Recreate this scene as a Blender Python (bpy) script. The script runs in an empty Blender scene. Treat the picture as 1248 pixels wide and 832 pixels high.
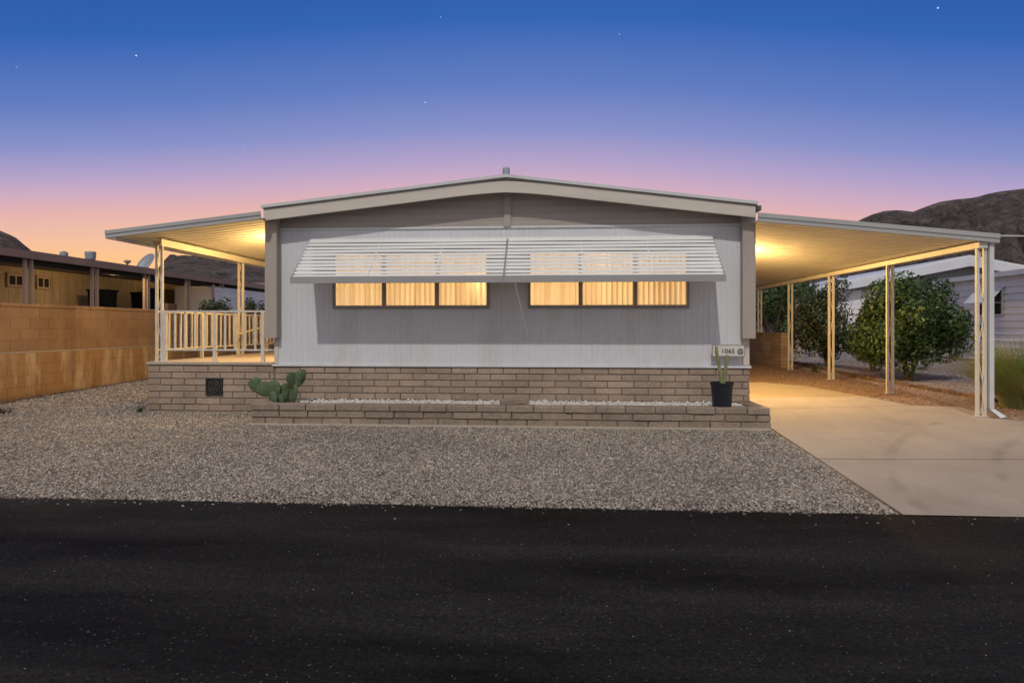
import bpy, bmesh, math, random
import numpy as np
from mathutils import Vector, Matrix
random.seed(7); RNG = np.random.default_rng(11)
C = bpy.context.scene.collection
R = math.radians
scene = bpy.context.scene
H_CAM = 1.6

# ------------------------------------------------------------------ helpers
def lin(r, g, b):
    f = lambda c: (c/255)/12.92 if c/255 <= .04045 else (((c/255)+.055)/1.055)**2.4
    return (f(r), f(g), f(b), 1)

def sm(a, b, x):
    t = min(1, max(0, (x-a)/(b-a))); return t*t*(3-2*t)

def ground_z(x, y):
    pts = [(5.8, 0), (9.2, .20), (10.2, .255), (12.4, .31), (15, .37), (17.6, .42), (25, .5), (60, .8), (120, 1.2)]
    if y <= 5.8: z = 0
    elif y >= 120: z = 1.2
    else:
        for (a, za), (b, zb) in zip(pts, pts[1:]):
            if a <= y <= b: z = za+(zb-za)*(y-a)/(b-a); break
    k = sm(5.8, 9.8, y)
    z += k*(.075*sm(3, 6.2, x) + .14*sm(-6.4, -9, x))
    return z

class MB:
    def __init__(s): s.v = []; s.f = []
    def add(s, vs, fs):
        n = len(s.v); s.v += [tuple(v) for v in vs]; s.f += [tuple(n+i for i in f) for f in fs]; return s
    def box(s, x0, x1, y0, y1, z0, z1):
        return s.add([(x0,y0,z0),(x1,y0,z0),(x1,y1,z0),(x0,y1,z0),(x0,y0,z1),(x1,y0,z1),(x1,y1,z1),(x0,y1,z1)],
              [(0,3,2,1),(4,5,6,7),(0,1,5,4),(1,2,6,5),(2,3,7,6),(3,0,4,7)])
    def obox(s, c, u, v, w):      # centre, three half-axis vectors
        c, u, v, w = map(Vector, (c, u, v, w))
        P = [c+a*u+b*v+d*w for d in (-1,1) for (a,b) in ((-1,-1),(1,-1),(1,1),(-1,1))]
        return s.add(P, [(0,3,2,1),(4,5,6,7),(0,1,5,4),(1,2,6,5),(2,3,7,6),(3,0,4,7)])
    def bar(s, a, b, w, h=None):  # square bar
        a, b = Vector(a), Vector(b); d = (b-a); L = d.length; d.normalize()
        up = Vector((0,0,1)) if abs(d.z) < .9 else Vector((0,1,0))
        s1 = d.cross(up).normalized(); s2 = s1.cross(d).normalized(); h = h or w
        return s.obox((a+b)/2, s1*(w/2), s2*(h/2), d*(L/2))
    def tube(s, pts, r, n=8, cap=True):
        pts = [Vector(p) for p in pts]; rr = r if isinstance(r, (list, tuple)) else [r]*len(pts)
        vs = []
        for i, p in enumerate(pts):
            d = (pts[min(i+1, len(pts)-1)]-pts[max(i-1, 0)]).normalized()
            up = Vector((0,0,1)) if abs(d.z) < .9 else Vector((0,1,0))
            a = d.cross(up).normalized(); b = a.cross(d).normalized()
            for k in range(n):
                t = 2*math.pi*k/n; vs.append(p+a*(math.cos(t)*rr[i])+b*(math.sin(t)*rr[i]))
        fs = [(i*n+k, i*n+(k+1)%n, (i+1)*n+(k+1)%n, (i+1)*n+k) for i in range(len(pts)-1) for k in range(n)]
        if cap: fs += [tuple(range(n-1, -1, -1)), tuple((len(pts)-1)*n+k for k in range(n))]
        return s.add(vs, fs)
    def lathe(s, c, prof, n=20):
        vs = [(c[0]+r*math.cos(2*math.pi*k/n), c[1]+r*math.sin(2*math.pi*k/n), c[2]+z) for r, z in prof for k in range(n)]
        fs = [(i*n+k, i*n+(k+1)%n, (i+1)*n+(k+1)%n, (i+1)*n+k) for i in range(len(prof)-1) for k in range(n)]
        return s.add(vs, fs)
    def prism(s, poly, y0, y1):   # poly in x,z extruded along y
        n = len(poly)
        vs = [(x, y0, z) for x, z in poly]+[(x, y1, z) for x, z in poly]
        fs = [tuple(range(n)), tuple(range(2*n-1, n-1, -1))]+[((i+1)%n, i, n+i, n+(i+1)%n) for i in range(n)]
        return s.add(vs, fs)
    def build(s, name, m, parent=None, smooth=False, bevel=0):
        me = bpy.data.meshes.new(name); me.from_pydata(s.v, [], s.f)
        me.validate(); me.update()
        bm = bmesh.new(); bm.from_mesh(me); bmesh.ops.recalc_face_normals(bm, faces=bm.faces); bm.to_mesh(me); bm.free()
        if smooth: me.polygons.foreach_set('use_smooth', [True]*len(me.polygons))
        me.materials.append(m)
        o = bpy.data.objects.new(name, me); C.objects.link(o)
        if parent is not None:
            o.parent = parent
            pm = Vector(); q = parent
            while q is not None: pm += Vector(q.location); q = q.parent
            if pm.length: me.transform(Matrix.Translation(-pm))
        if bevel:
            b = o.modifiers.new('bevel', 'BEVEL'); b.width = bevel; b.segments = 2; b.limit_method = 'ANGLE'
        return o

def tag(o, label=None, cat=None, group=None, kind=None):
    if label: o['label'] = label
    if cat: o['category'] = cat
    if group: o['group'] = group
    if kind: o['kind'] = kind
    return o
def thing(name, loc, label, cat, group=None):
    o = bpy.data.objects.new(name, None); C.objects.link(o); o.location = loc; o.empty_display_size = .2
    return tag(o, label, cat, group)
def copy_tree(o, parent=None):
    c = o.copy(); C.objects.link(c); c.parent = parent
    for ch in list(o.children): copy_tree(ch, c)
    return c

# ------------------------------------------------------------------ materials
class NT:
    def __init__(s, nt): s.nt = nt
    def n(s, t, **kw):
        nd = s.nt.nodes.new(t)
        for k, v in kw.items(): setattr(nd, k, v)
        return nd
    def l(s, a, b): s.nt.links.new(a, b)
    def math(s, op, a, b=None, c=None, clamp=False):
        nd = s.n('ShaderNodeMath', operation=op); nd.use_clamp = clamp
        for i, q in enumerate((a, b, c)):
            if q is None: continue
            if isinstance(q, (int, float)): nd.inputs[i].default_value = q
            else: s.l(q, nd.inputs[i])
        return nd.outputs[0]
    def mix(s, fac, a, b, blend='MIX'):
        nd = s.n('ShaderNodeMixRGB', blend_type=blend)
        for i, q in enumerate((fac, a, b)):
            if isinstance(q, (int, float)): nd.inputs[i].default_value = q
            elif isinstance(q, tuple): nd.inputs[i].default_value = q if len(q) == 4 else (*q, 1)
            else: s.l(q, nd.inputs[i])
        return nd.outputs[0]
    def noise(s, vec, scale, detail=4, rough=.55):
        nd = s.n('ShaderNodeTexNoise'); nd.inputs['Scale'].default_value = scale
        nd.inputs['Detail'].default_value = detail; nd.inputs['Roughness'].default_value = rough
        s.l(vec, nd.inputs['Vector']); return nd.outputs['Fac']
    def ramp(s, fac, stops, interp='LINEAR'):
        nd = s.n('ShaderNodeValToRGB'); e = nd.color_ramp; e.interpolation = interp
        while len(e.elements) < len(stops): e.elements.new(.5)
        for el, (p, c) in zip(e.elements, stops):
            el.position = p; el.color = c if isinstance(c, tuple) else (c, c, c, 1)
        s.l(fac, nd.inputs[0]); return nd.outputs[0]
    def mapr(s, fac, a, b, c, d):
        nd = s.n('ShaderNodeMapRange'); s.l(fac, nd.inputs[0])
        for i, q in enumerate((a, b, c, d)): nd.inputs[i+1].default_value = q
        return nd.outputs[0]

def base(name):
    m = bpy.data.materials.new(name); m.use_nodes = True; t = NT(m.node_tree)
    b = m.node_tree.nodes['Principled BSDF']; g = t.n('ShaderNodeNewGeometry')
    return m, t, b, g

def mat(name, col, rough=.7, var=.12, vs=3.0, fine=.08, fs=40, bump=.0, bs=60, island=0., metal=0., spec=.3, dirt=None, dirt_amt=.4, dscale=1.2, stretch=(1,1,1), bdist=.004):
    m, t, b, g = base(name)
    mp = t.n('ShaderNodeMapping'); mp.inputs['Scale'].default_value = stretch; t.l(g.outputs['Position'], mp.inputs[0]); P = mp.outputs[0]
    col = (*col[:3], 1)
    v = t.mapr(t.noise(P, vs), .25, .75, 1-var, 1+var)
    v = t.math('MULTIPLY', v, t.mapr(t.noise(P, fs, 3), .25, .75, 1-fine, 1+fine))
    if island:
        v = t.math('MULTIPLY', v, t.mapr(g.outputs['Random Per Island'], 0, 1, 1-island, 1+island))
    hsv = t.n('ShaderNodeHueSaturation'); hsv.inputs['Color'].default_value = col; t.l(v, hsv.inputs['Value'])
    c = hsv.outputs[0]
    if dirt:
        f = t.math('MULTIPLY', t.mapr(t.noise(P, dscale, 6, .7), .5, .72, 0, 1), dirt_amt)
        c = t.mix(f, c, dirt)
    t.l(c, b.inputs['Base Color'])
    b.inputs['Metallic'].default_value = metal; b.inputs['Specular IOR Level'].default_value = spec
    t.l(t.mapr(t.noise(P, vs*4), .3, .7, max(.02, rough-.08), min(1, rough+.08)), b.inputs['Roughness'])
    if bump:
        bp = t.n('ShaderNodeBump'); bp.inputs['Strength'].default_value = bump; bp.inputs['Distance'].default_value = bdist
        t.l(t.noise(P, bs, 5, .65), bp.inputs['Height']); t.l(bp.outputs[0], b.inputs['Normal'])
    return m

def leafmat(name, c1, c2, c3=None):
    m, t, b, g = base(name)
    c = t.mix(g.outputs['Random Per Island'], c1, c2)
    f = t.mapr(t.noise(g.outputs['Position'], 2.5, 2), .4, .65, 0, 1)
    c = t.mix(f, c, c3 or c2)
    t.l(c, b.inputs['Base Color']); b.inputs['Roughness'].default_value = .5
    tr = t.n('ShaderNodeBsdfTranslucent'); t.l(c, tr.inputs[0])
    mx = t.n('ShaderNodeMixShader'); mx.inputs[0].default_value = .22
    t.l(b.outputs[0], mx.inputs[1]); t.l(tr.outputs[0], mx.inputs[2])
    t.l(mx.outputs[0], m.node_tree.nodes['Material Output'].inputs[0]); return m

M = {}
M['siding'] = mat('white painted siding', (.635,.635,.65), .5, .04, 1.5, .03, 30, spec=.35, dirt=(.40,.36,.31,1), dirt_amt=.38, dscale=1.1, stretch=(1,1,.25))
M['taupe'] = mat('taupe painted trim', (.41,.355,.31), .6, .05, 2, .04, 30, dirt=(.24,.2,.16,1), dirt_amt=.25, stretch=(1,1,.4))
M['fascia'] = mat('cream fascia board', (.60,.535,.46), .55, .06, 2, .05, 30, dirt=(.26,.22,.18,1), dirt_amt=.35, stretch=(.5,1,3))
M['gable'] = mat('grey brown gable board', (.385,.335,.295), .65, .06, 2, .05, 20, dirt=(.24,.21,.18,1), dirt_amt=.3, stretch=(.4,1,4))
M['metalw'] = mat('white enamel metal', (.60,.60,.59), .38, .05, 2, .03, 30, spec=.5, dirt=(.40,.36,.3,1), dirt_amt=.3, dscale=3)
M['cap'] = mat('greyish aluminium edge trim', (.40,.40,.385), .45, .06, 3, .04, 30, spec=.45, dirt=(.28,.26,.22,1), dirt_amt=.3, dscale=3)
M['pan'] = mat('white ceiling pan', (.64,.60,.53), .42, .06, 1.3, .03, 15, spec=.45, dirt=(.45,.38,.28,1), dirt_amt=.3, dscale=2)
M['post'] = mat('cream painted post', (.62,.58,.50), .45, .08, 5, .05, 50, spec=.4, dirt=(.36,.27,.19,1), dirt_amt=.35, dscale=6)
M['brick'] = mat('tan slump block', (.345,.265,.20), .9, .20, 1.6, .16, 24, bump=.8, bs=22, island=.15, spec=.15, dirt=(.28,.21,.16,1), dirt_amt=.5, dscale=2.2, bdist=.012)
M['mortar'] = mat('recessed mortar', (.19,.145,.115), .95, .15, 4, .15, 60, bump=.5, bs=60, spec=.1)
M['planter'] = mat('weathered planter block', (.28,.22,.168), .92, .18, 2.5, .18, 24, bump=.8, bs=18, island=.14, spec=.12, dirt=(.17,.135,.11,1), dirt_amt=.75, dscale=3.5, bdist=.015)
M['awn'] = mat('white awning aluminium', (.77,.77,.735), .4, .04, 2, .03, 40, spec=.5)
M['awnbar'] = mat('grey awning valance', (.30,.285,.275), .5, .06, 2, .05, 40, spec=.4)
M['frame'] = mat('bronze grey window frame', (.30,.265,.23), .5, .1, 6, .06, 50, spec=.4)
M['concrete_deck'] = mat('patio slab', (.44,.37,.29), .8, .12, 1.5, .08, 40, bump=.2, bs=80, dirt=(.3,.24,.18,1), dirt_amt=.35)
M['white_rock'] = mat('white marble chips', (.60,.56,.51), .8, .1, 6, .08, 60, island=.18, spec=.3)
M['iron'] = mat('dark iron', (.05,.045,.04), .7, .2, 8, .1, 60, bump=.3, spec=.3)
M['black'] = mat('black plastic', (.012,.015,.02), .45, .1, 6, .05, 60, spec=.4)
M['bin'] = mat('dull black bin plastic', (.006,.007,.009), .8, .1, 6, .05, 60, spec=.05)
M['soil'] = mat('dark potting soil', (.05,.035,.025), .95, .3, 20, .2, 80, bump=.6)
M['darkfill'] = mat('dark recess fill', (.03,.027,.025), .8)  # near-black tone; on the doorway it stands in for recess shade
M['bark'] = mat('rough brown bark', (.12,.085,.06), .9, .2, 6, .2, 40, bump=.8, bs=25, stretch=(1,1,.3), bdist=.02)
M['cactus'] = mat('green cactus skin', (.07,.11,.055), .6, .2, 8, .2, 60, bump=.4, bs=70, island=.25, dirt=(.24,.22,.10,1), dirt_amt=.5, dscale=12)
def areoles(m):
    t = NT(m.node_tree); b = m.node_tree.nodes['Principled BSDF']; src = b.inputs['Base Color'].links[0].from_socket
    tc = t.n('ShaderNodeNewGeometry'); vo = t.n('ShaderNodeTexVoronoi'); vo.inputs['Scale'].default_value = 32; vo.inputs['Randomness'].default_value = .5
    t.l(tc.outputs['Position'], vo.inputs['Vector'])
    t.l(t.mix(t.math('LESS_THAN', vo.outputs['Distance'], .2), src, (.32,.28,.18,1)), b.inputs['Base Color'])
areoles(M['cactus'])
M['cereus'] = mat('pale green cactus stem', (.22,.24,.10), .6, .2, 8, .15, 60, bump=.3, dirt=(.36,.31,.16,1), dirt_amt=.6, dscale=9)
M['roofdark'] = mat('weathered roof felt', (.14,.12,.11), .9, .2, 2, .15, 30)
M['neigh_fascia'] = mat('reddish brown fascia', (.34,.23,.175), .7, .1, 2, .1, 30, dirt=(.12,.08,.06,1), dirt_amt=.4)
M['neigh_wall'] = mat('tan plywood siding', (.42,.32,.20), .8, .24, 1.5, .1, 20, dirt=(.18,.12,.07,1), dirt_amt=.5, stretch=(1,1,.25))
M['neigh_post'] = mat('pinkish tan post', (.50,.37,.28), .7, .1, 3, .1, 30)
M['lapwhite'] = mat('white lap siding', (.74,.72,.72), .6, .06, 1.5, .05, 20, dirt=(.4,.36,.33,1), dirt_amt=.3)
M['lapgrey'] = mat('dark grey gable board', (.24,.24,.235), .7, .08, 2)  # dark grey base colour of the distant gable board
M['roofwhite'] = mat('white coated roof metal', (.66,.67,.69), .5, .06, 1.5, .04, 20, dirt=(.4,.38,.36,1), dirt_amt=.4)
M['glassdark'] = mat('dark window glass', (.03,.032,.035), .12, .1, 2, .02, 20, spec=.6)
M['galv'] = mat('galvanised sheet', (.38,.39,.41), .45, .12, 8, .1, 40, metal=.5)
M['wire'] = mat('aluminium cable', (.6,.58,.55), .5)
M['oldwood'] = mat('grey weathered wood', (.30,.235,.17), .9, .15, 5, .15, 40, bump=.5, stretch=(1,1,.2))
M['signface'] = mat('cream sign plate', (.62,.60,.53), .5, .06, 10)
M['signtext'] = mat('dark green sign paint', (.04,.045,.04), .5)
M['edging'] = mat('red brown edging stone', (.15,.095,.065), .95, .2, 3, .2, 25, bump=.7, bs=20, island=.2)
M['twig'] = mat('dry twig', (.09,.075,.05), .9, .2, 5, .1, 30, island=.4)
M['rub'] = mat('dark vent louvre', (.07,.06,.055), .7, .2, 9)

# left boundary wall: old block with pale mineral streaks on the lower courses
def wallmat():
    m, t, b, g = base('sandy boundary block'); P = g.outputs['Position']
    v = t.mapr(t.noise(P, 2.2, 5), .25, .75, .84, 1.16)
    v = t.math('MULTIPLY', v, t.mapr(t.noise(P, 45, 3), .25, .75, .88, 1.12))
    v = t.math('MULTIPLY', v, t.mapr(g.outputs['Random Per Island'], 0, 1, .92, 1.08))
    hsv = t.n('ShaderNodeHueSaturation'); hsv.inputs['Color'].default_value = (.36,.235,.14,1); t.l(v, hsv.inputs['Value'])
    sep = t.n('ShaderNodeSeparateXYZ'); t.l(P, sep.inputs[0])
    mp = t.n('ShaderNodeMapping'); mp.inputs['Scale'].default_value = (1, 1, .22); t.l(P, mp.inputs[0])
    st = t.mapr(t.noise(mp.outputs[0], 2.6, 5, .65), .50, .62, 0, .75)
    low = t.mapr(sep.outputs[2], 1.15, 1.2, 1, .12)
    lit_hue = t.mix(t.math('MULTIPLY', low, .55), hsv.outputs[0], (.46,.27,.105,1))  # warm lit look of the lower courses mixed into the block colour
    c = t.mix(t.math('MULTIPLY', st, low), lit_hue, (.66,.52,.33,1))
    dk = t.mapr(t.noise(mp.outputs[0], 1.7, 5, .6), .52, .7, 0, .55)
    c = t.mix(dk, c, (.20,.105,.05,1))
    t.l(c, b.inputs['Base Color']); b.inputs['Roughness'].default_value = .92; b.inputs['Specular IOR Level'].default_value = .12
    bp = t.n('ShaderNodeBump'); bp.inputs['Strength'].default_value = .6; bp.inputs['Distance'].default_value = .01
    t.l(t.noise(P, 30, 5, .7), bp.inputs['Height']); t.l(bp.outputs[0], b.inputs['Normal'])
    return m
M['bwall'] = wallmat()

def stones_mat(name, cols):
    m, t, b, g = base(name)
    c = t.ramp(g.outputs['Random Per Island'], cols, 'CONSTANT')
    big = t.mapr(t.noise(g.outputs['Position'], .55, 4, .6), .3, .7, .78, 1.08)
    hsv = t.n('ShaderNodeHueSaturation'); t.l(c, hsv.inputs['Color']); t.l(big, hsv.inputs['Value'])
    t.l(hsv.outputs[0], b.inputs['Base Color']); b.inputs['Roughness'].default_value = .85; b.inputs['Specular IOR Level'].default_value = .2
    return m
M['gravel'] = stones_mat('grey pink gravel', [(0,(0.153,0.127,0.104,1)),(.16,(0.367,0.304,0.243,1)),(.34,(0.265,0.221,0.176,1)),(.5,(0.459,0.402,0.329,1)),(.66,(0.214,0.176,0.140,1)),(.8,(0.388,0.309,0.243,1)),(.93,(0.571,0.519,0.432,1))])
M['dirtstones'] = stones_mat('brown pebbles', [(0,(.22,.14,.10,1)),(.3,(.32,.22,.17,1)),(.6,(.27,.19,.15,1)),(.85,(.42,.33,.28,1))])

def groundmat():
    m, t, b, g = base('desert ground'); P = g.outputs['Position']
    sep = t.n('ShaderNodeSeparateXYZ'); t.l(P, sep.inputs[0])
    vo = t.n('ShaderNodeTexVoronoi'); vo.inputs['Scale'].default_value = 38; t.l(P, vo.inputs['Vector'])
    s2 = t.n('ShaderNodeSeparateXYZ'); t.l(vo.outputs['Color'], s2.inputs[0])
    grav = t.ramp(s2.outputs[0], [(0,(.16,.135,.12,1)),(.5,(.30,.255,.225,1)),(1,(.44,.39,.35,1))])
    dirt = t.ramp(s2.outputs[1], [(0,(.17,.105,.07,1)),(.6,(.25,.165,.115,1)),(1,(.34,.25,.19,1))])
    yard = t.ramp(s2.outputs[1], [(0,(.22,.18,.165,1)),(.6,(.29,.24,.22,1)),(1,(.38,.33,.31,1))])
    nx = t.math('ADD', sep.outputs[0], t.mapr(t.noise(P, 1.2), .3, .7, -.25, .25))
    c = t.mix(t.mapr(nx, 2.8, 3.0, 0, 1), grav, dirt)
    c = t.mix(t.mapr(nx, 7.1, 7.5, 0, 1), c, yard)
    far = t.mapr(sep.outputs[1], 30, 60, 0, 1)
    c = t.mix(far, c, (.20,.155,.125,1))
    v = t.mapr(t.noise(P, .5, 5), .3, .7, .8, 1.2)
    hsv = t.n('ShaderNodeHueSaturation'); t.l(c, hsv.inputs['Color']); t.l(v, hsv.inputs['Value'])
    t.l(hsv.outputs[0], b.inputs['Base Color']); b.inputs['Roughness'].default_value = .95; b.inputs['Specular IOR Level'].default_value = .1
    bp = t.n('ShaderNodeBump'); bp.inputs['Strength'].default_value = .8; bp.inputs['Distance'].default_value = .015
    t.l(t.math('SUBTRACT', 1, vo.outputs['Distance']), bp.inputs['Height']); t.l(bp.outputs[0], b.inputs['Normal'])
    return m
M['ground'] = groundmat()

def roadmat():
    m, t, b, g = base('fresh black asphalt'); P = g.outputs['Position']
    mp = t.n('ShaderNodeMapping'); mp.inputs['Scale'].default_value = (.16, .9, 1); mp.inputs['Rotation'].default_value = (0,0,R(3)); t.l(P, mp.inputs[0])
    band = t.mapr(t.noise(mp.outputs[0], 1.1, 6, .65), .36, .64, .3, 1.9)
    v = t.math('MULTIPLY', band, t.mapr(t.noise(P, 48, 5, .8), .34, .66, .35, 1.7))
    hsv = t.n('ShaderNodeHueSaturation'); hsv.inputs['Color'].default_value = (.0165,.0150,.0135,1); t.l(v, hsv.inputs['Value'])
    vo = t.n('ShaderNodeTexVoronoi'); vo.inputs['Scale'].default_value = 9; t.l(P, vo.inputs['Vector'])
    dot = t.math('LESS_THAN', vo.outputs['Distance'], .035)
    s2 = t.n('ShaderNodeSeparateXYZ'); t.l(vo.outputs['Color'], s2.inputs[0])
    dot = t.math('MULTIPLY', dot, t.math('GREATER_THAN', s2.outputs[0], .3))
    vo2 = t.n('ShaderNodeTexVoronoi'); vo2.inputs['Scale'].default_value = 60; t.l(P, vo2.inputs['Vector'])
    s3 = t.n('ShaderNodeSeparateXYZ'); t.l(vo2.outputs['Color'], s3.inputs[0])
    sp = t.math('MULTIPLY', t.math('LESS_THAN', vo2.outputs['Distance'], .25), t.math('GREATER_THAN', s3.outputs[0], .93))
    c = t.mix(sp, hsv.outputs[0], (.15,.14,.125,1))
    c = t.mix(dot, c, (.6,.58,.55,1))
    t.l(c, b.inputs['Base Color']); t.l(t.mapr(band, .5, 1.5, .62, .85), b.inputs['Roughness']); b.inputs['Specular IOR Level'].default_value = .06
    bp = t.n('ShaderNodeBump'); bp.inputs['Strength'].default_value = .7; bp.inputs['Distance'].default_value = .006
    t.l(t.noise(P, 110, 4, .75), bp.inputs['Height']); t.l(bp.outputs[0], b.inputs['Normal'])
    return m
M['road'] = roadmat()

def drivemat():
    m, t, b, g = base('worn driveway concrete'); P = g.outputs['Position']
    v = t.mapr(t.noise(P, .9, 6, .6), .28, .72, .84, 1.14)
    v = t.math('MULTIPLY', v, t.mapr(t.noise(P, 60, 3), .3, .7, .95, 1.05))
    hsv = t.n('ShaderNodeHueSaturation'); hsv.inputs['Color'].default_value = (.355,.30,.243,1); t.l(v, hsv.inputs['Value'])
    mp = t.n('ShaderNodeMapping'); mp.inputs['Scale'].default_value = (1, .35, 1); mp.inputs['Rotation'].default_value = (0,0,R(55)); t.l(P, mp.inputs[0])
    st = t.mapr(t.noise(mp.outputs[0], 2.0, 6, .65), .54, .70, 0, .32)
    c = t.mix(st, hsv.outputs[0], (.22,.175,.135,1))
    # curved tyre marks
    for (cx, cy, rr) in ((8.4, 5.2, 4.3), (8.4, 5.2, 5.3), (10.5, 3.2, 6.4)):
        sx = t.n('ShaderNodeVectorMath', operation='DISTANCE'); t.l(P, sx.inputs[0]); sx.inputs[1].default_value = (cx, cy, .15)
        d = t.math('ABSOLUTE', t.math('SUBTRACT', sx.outputs['Value'], rr))
        f = t.math('MULTIPLY', t.mapr(d, .02, .09, .35, 0), t.mapr(t.noise(P, 1.6, 4), .45, .62, 0, 1))
        c = t.mix(f, c, (.16,.13,.11,1))
    t.l(c, b.inputs['Base Color']); b.inputs['Roughness'].default_value = .8; b.inputs['Specular IOR Level'].default_value = .25
    bp = t.n('ShaderNodeBump'); bp.inputs['Strength'].default_value = .25; bp.inputs['Distance'].default_value = .004
    t.l(t.noise(P, 90, 4, .7), bp.inputs['Height']); t.l(bp.outputs[0], b.inputs['Normal'])
    return m
M['drive'] = drivemat()

def hillmat():
    m, t, b, g = base('rocky desert hillside'); P = g.outputs['Position']
    c = t.ramp(t.noise(P, .045, 8, .7), [(.36,(.11,.09,.078,1)),(.5,(.22,.175,.15,1)),(.62,(.36,.29,.245,1))])
    vo = t.n('ShaderNodeTexVoronoi'); vo.inputs['Scale'].default_value = .26; t.l(P, vo.inputs['Vector'])
    f = t.math('MULTIPLY', t.mapr(vo.outputs['Distance'], .25, .5, 1, 0), t.mapr(t.noise(P, .06, 4), .4, .6, .3, 1))
    c = t.mix(t.math('MULTIPLY', f, .8), c, (.05,.05,.038,1))
    c = t.mix(t.mapr(t.noise(P, .42, 5, .85), .54, .64, 0, .8), c, (.42,.36,.32,1))
    t.l(c, b.inputs['Base Color']); b.inputs['Roughness'].default_value = .95; b.inputs['Specular IOR Level'].default_value = .05
    bp = t.n('ShaderNodeBump'); bp.inputs['Strength'].default_value = 1; bp.inputs['Distance'].default_value = 4
    t.l(t.noise(P, .35, 8, .8), bp.inputs['Height']); t.l(bp.outputs[0], b.inputs['Normal'])
    return m
M['hill'] = hillmat()

def blindmat():
    m = bpy.data.materials.new('translucent blind'); m.use_nodes = True; t = NT(m.node_tree); nd = m.node_tree.nodes; nd.clear()
    g = t.n('ShaderNodeNewGeometry')
    c = t.mix(g.outputs['Random Per Island'], (.72,.60,.42,1), (.92,.82,.64,1))
    d = t.n('ShaderNodeBsdfDiffuse'); tr = t.n('ShaderNodeBsdfTranslucent'); t.l(c, d.inputs[0]); t.l(c, tr.inputs[0])
    mx = t.n('ShaderNodeMixShader'); mx.inputs[0].default_value = .6; t.l(d.outputs[0], mx.inputs[1]); t.l(tr.outputs[0], mx.inputs[2])
    o = t.n('ShaderNodeOutputMaterial'); t.l(mx.outputs[0], o.inputs[0]); return m
M['blind'] = blindmat()
def glassmat():
    m = bpy.data.materials.new('clear pane'); m.use_nodes = True; t = NT(m.node_tree); nd = m.node_tree.nodes; nd.clear()
    a = t.n('ShaderNodeBsdfTransparent'); gl = t.n('ShaderNodeBsdfGlossy'); gl.inputs['Roughness'].default_value = .03
    fr = t.n('ShaderNodeFresnel'); fr.inputs[0].default_value = 1.45
    mx = t.n('ShaderNodeMixShader'); t.l(fr.outputs[0], mx.inputs[0]); t.l(a.outputs[0], mx.inputs[1]); t.l(gl.outputs[0], mx.inputs[2])
    o = t.n('ShaderNodeOutputMaterial'); t.l(mx.outputs[0], o.inputs[0]); return m
M['glass'] = glassmat()
def emis(name, c, s):
    m = bpy.data.materials.new(name); m.use_nodes = True; nt = m.node_tree; nt.nodes.clear(); t = NT(nt)
    e = t.n('ShaderNodeEmission'); e.inputs[0].default_value = c; e.inputs[1].default_value = s
    o = t.n('ShaderNodeOutputMaterial'); t.l(e.outputs[0], o.inputs[0]); return m
M['bulb'] = emis('lit warm bulb', (1,.66,.28,1), 12)
M['leaf'] = leafmat('glossy green leaves', (.03,.062,.014,1), (.08,.135,.03,1), (.04,.078,.018,1))
M['leafgrey'] = leafmat('dull grey green leaves', (.035,.05,.026,1), (.075,.09,.045,1), (.055,.075,.03,1))
M['leafmid'] = leafmat('loose mid green leaves', (.045,.085,.02,1), (.10,.15,.04,1), (.07,.10,.03,1))
M['leafdark'] = leafmat('dark evergreen leaves', (.015,.03,.012,1), (.035,.06,.022,1))
M['grass'] = leafmat('green and straw grass blades', (.13,.20,.045,1), (.26,.32,.09,1), (.36,.34,.15,1))

# ------------------------------------------------------------------ ground, road, drive
def sheet(xs, ys, zf, name, m, kind='structure'):
    vs = [(x, y, zf(x, y)) for y in ys for x in xs]; n = len(xs)
    fs = [(j*n+i, j*n+i+1, (j+1)*n+i+1, (j+1)*n+i) for j in range(len(ys)-1) for i in range(n-1)]
    b = MB(); b.add(vs, fs); o = b.build(name, m, smooth=True); tag(o, kind=kind); return o
xs = [-900,-500,-250,-120,-60,-35,-22,-16]+[-12+.5*i for i in range(57)]+[20,26,35,60,120,250,500,900]
ys = [-300,-100,-40,-15,0,4,5.8]+[6.2+.4*i for i in range(50)]+[27,30,35,42,50,60,75,90,120,200,400,900]
sheet(xs, ys, lambda x, y: ground_z(x, y)-(.03 if y <= 5.8 else 0), 'ground', M['ground'])
# road with a slightly ragged edge
b = MB(); n = 600; rx = [-40+80*i/n for i in range(n+1)]
ed = [5.80+.012*math.sin(x*3.1)+.012*math.sin(x*7.7+1)+.03*(random.random()-.5)+(.03 if random.random() < .04 else 0) for x in rx]
vs = []
for x, e in zip(rx, ed): vs += [(x, -7, .004), (x, e, .006), (x, e+.012, -.03)]
fs = []
for i in range(n): fs += [(3*i, 3*i+3, 3*i+4, 3*i+1), (3*i+1, 3*i+4, 3*i+5, 3*i+2)]
b.add(vs, fs); b.add([(-200,-7,.004),(-40,-7,.004),(-40,5.8,.004),(-200,5.8,.004),(40,-7,.004),(200,-7,.004),(200,5.8,.004),(40,5.8,.004)], [(0,1,2,3),(4,5,6,7)])
tag(b.build('road', M['road']), kind='structure')

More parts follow.
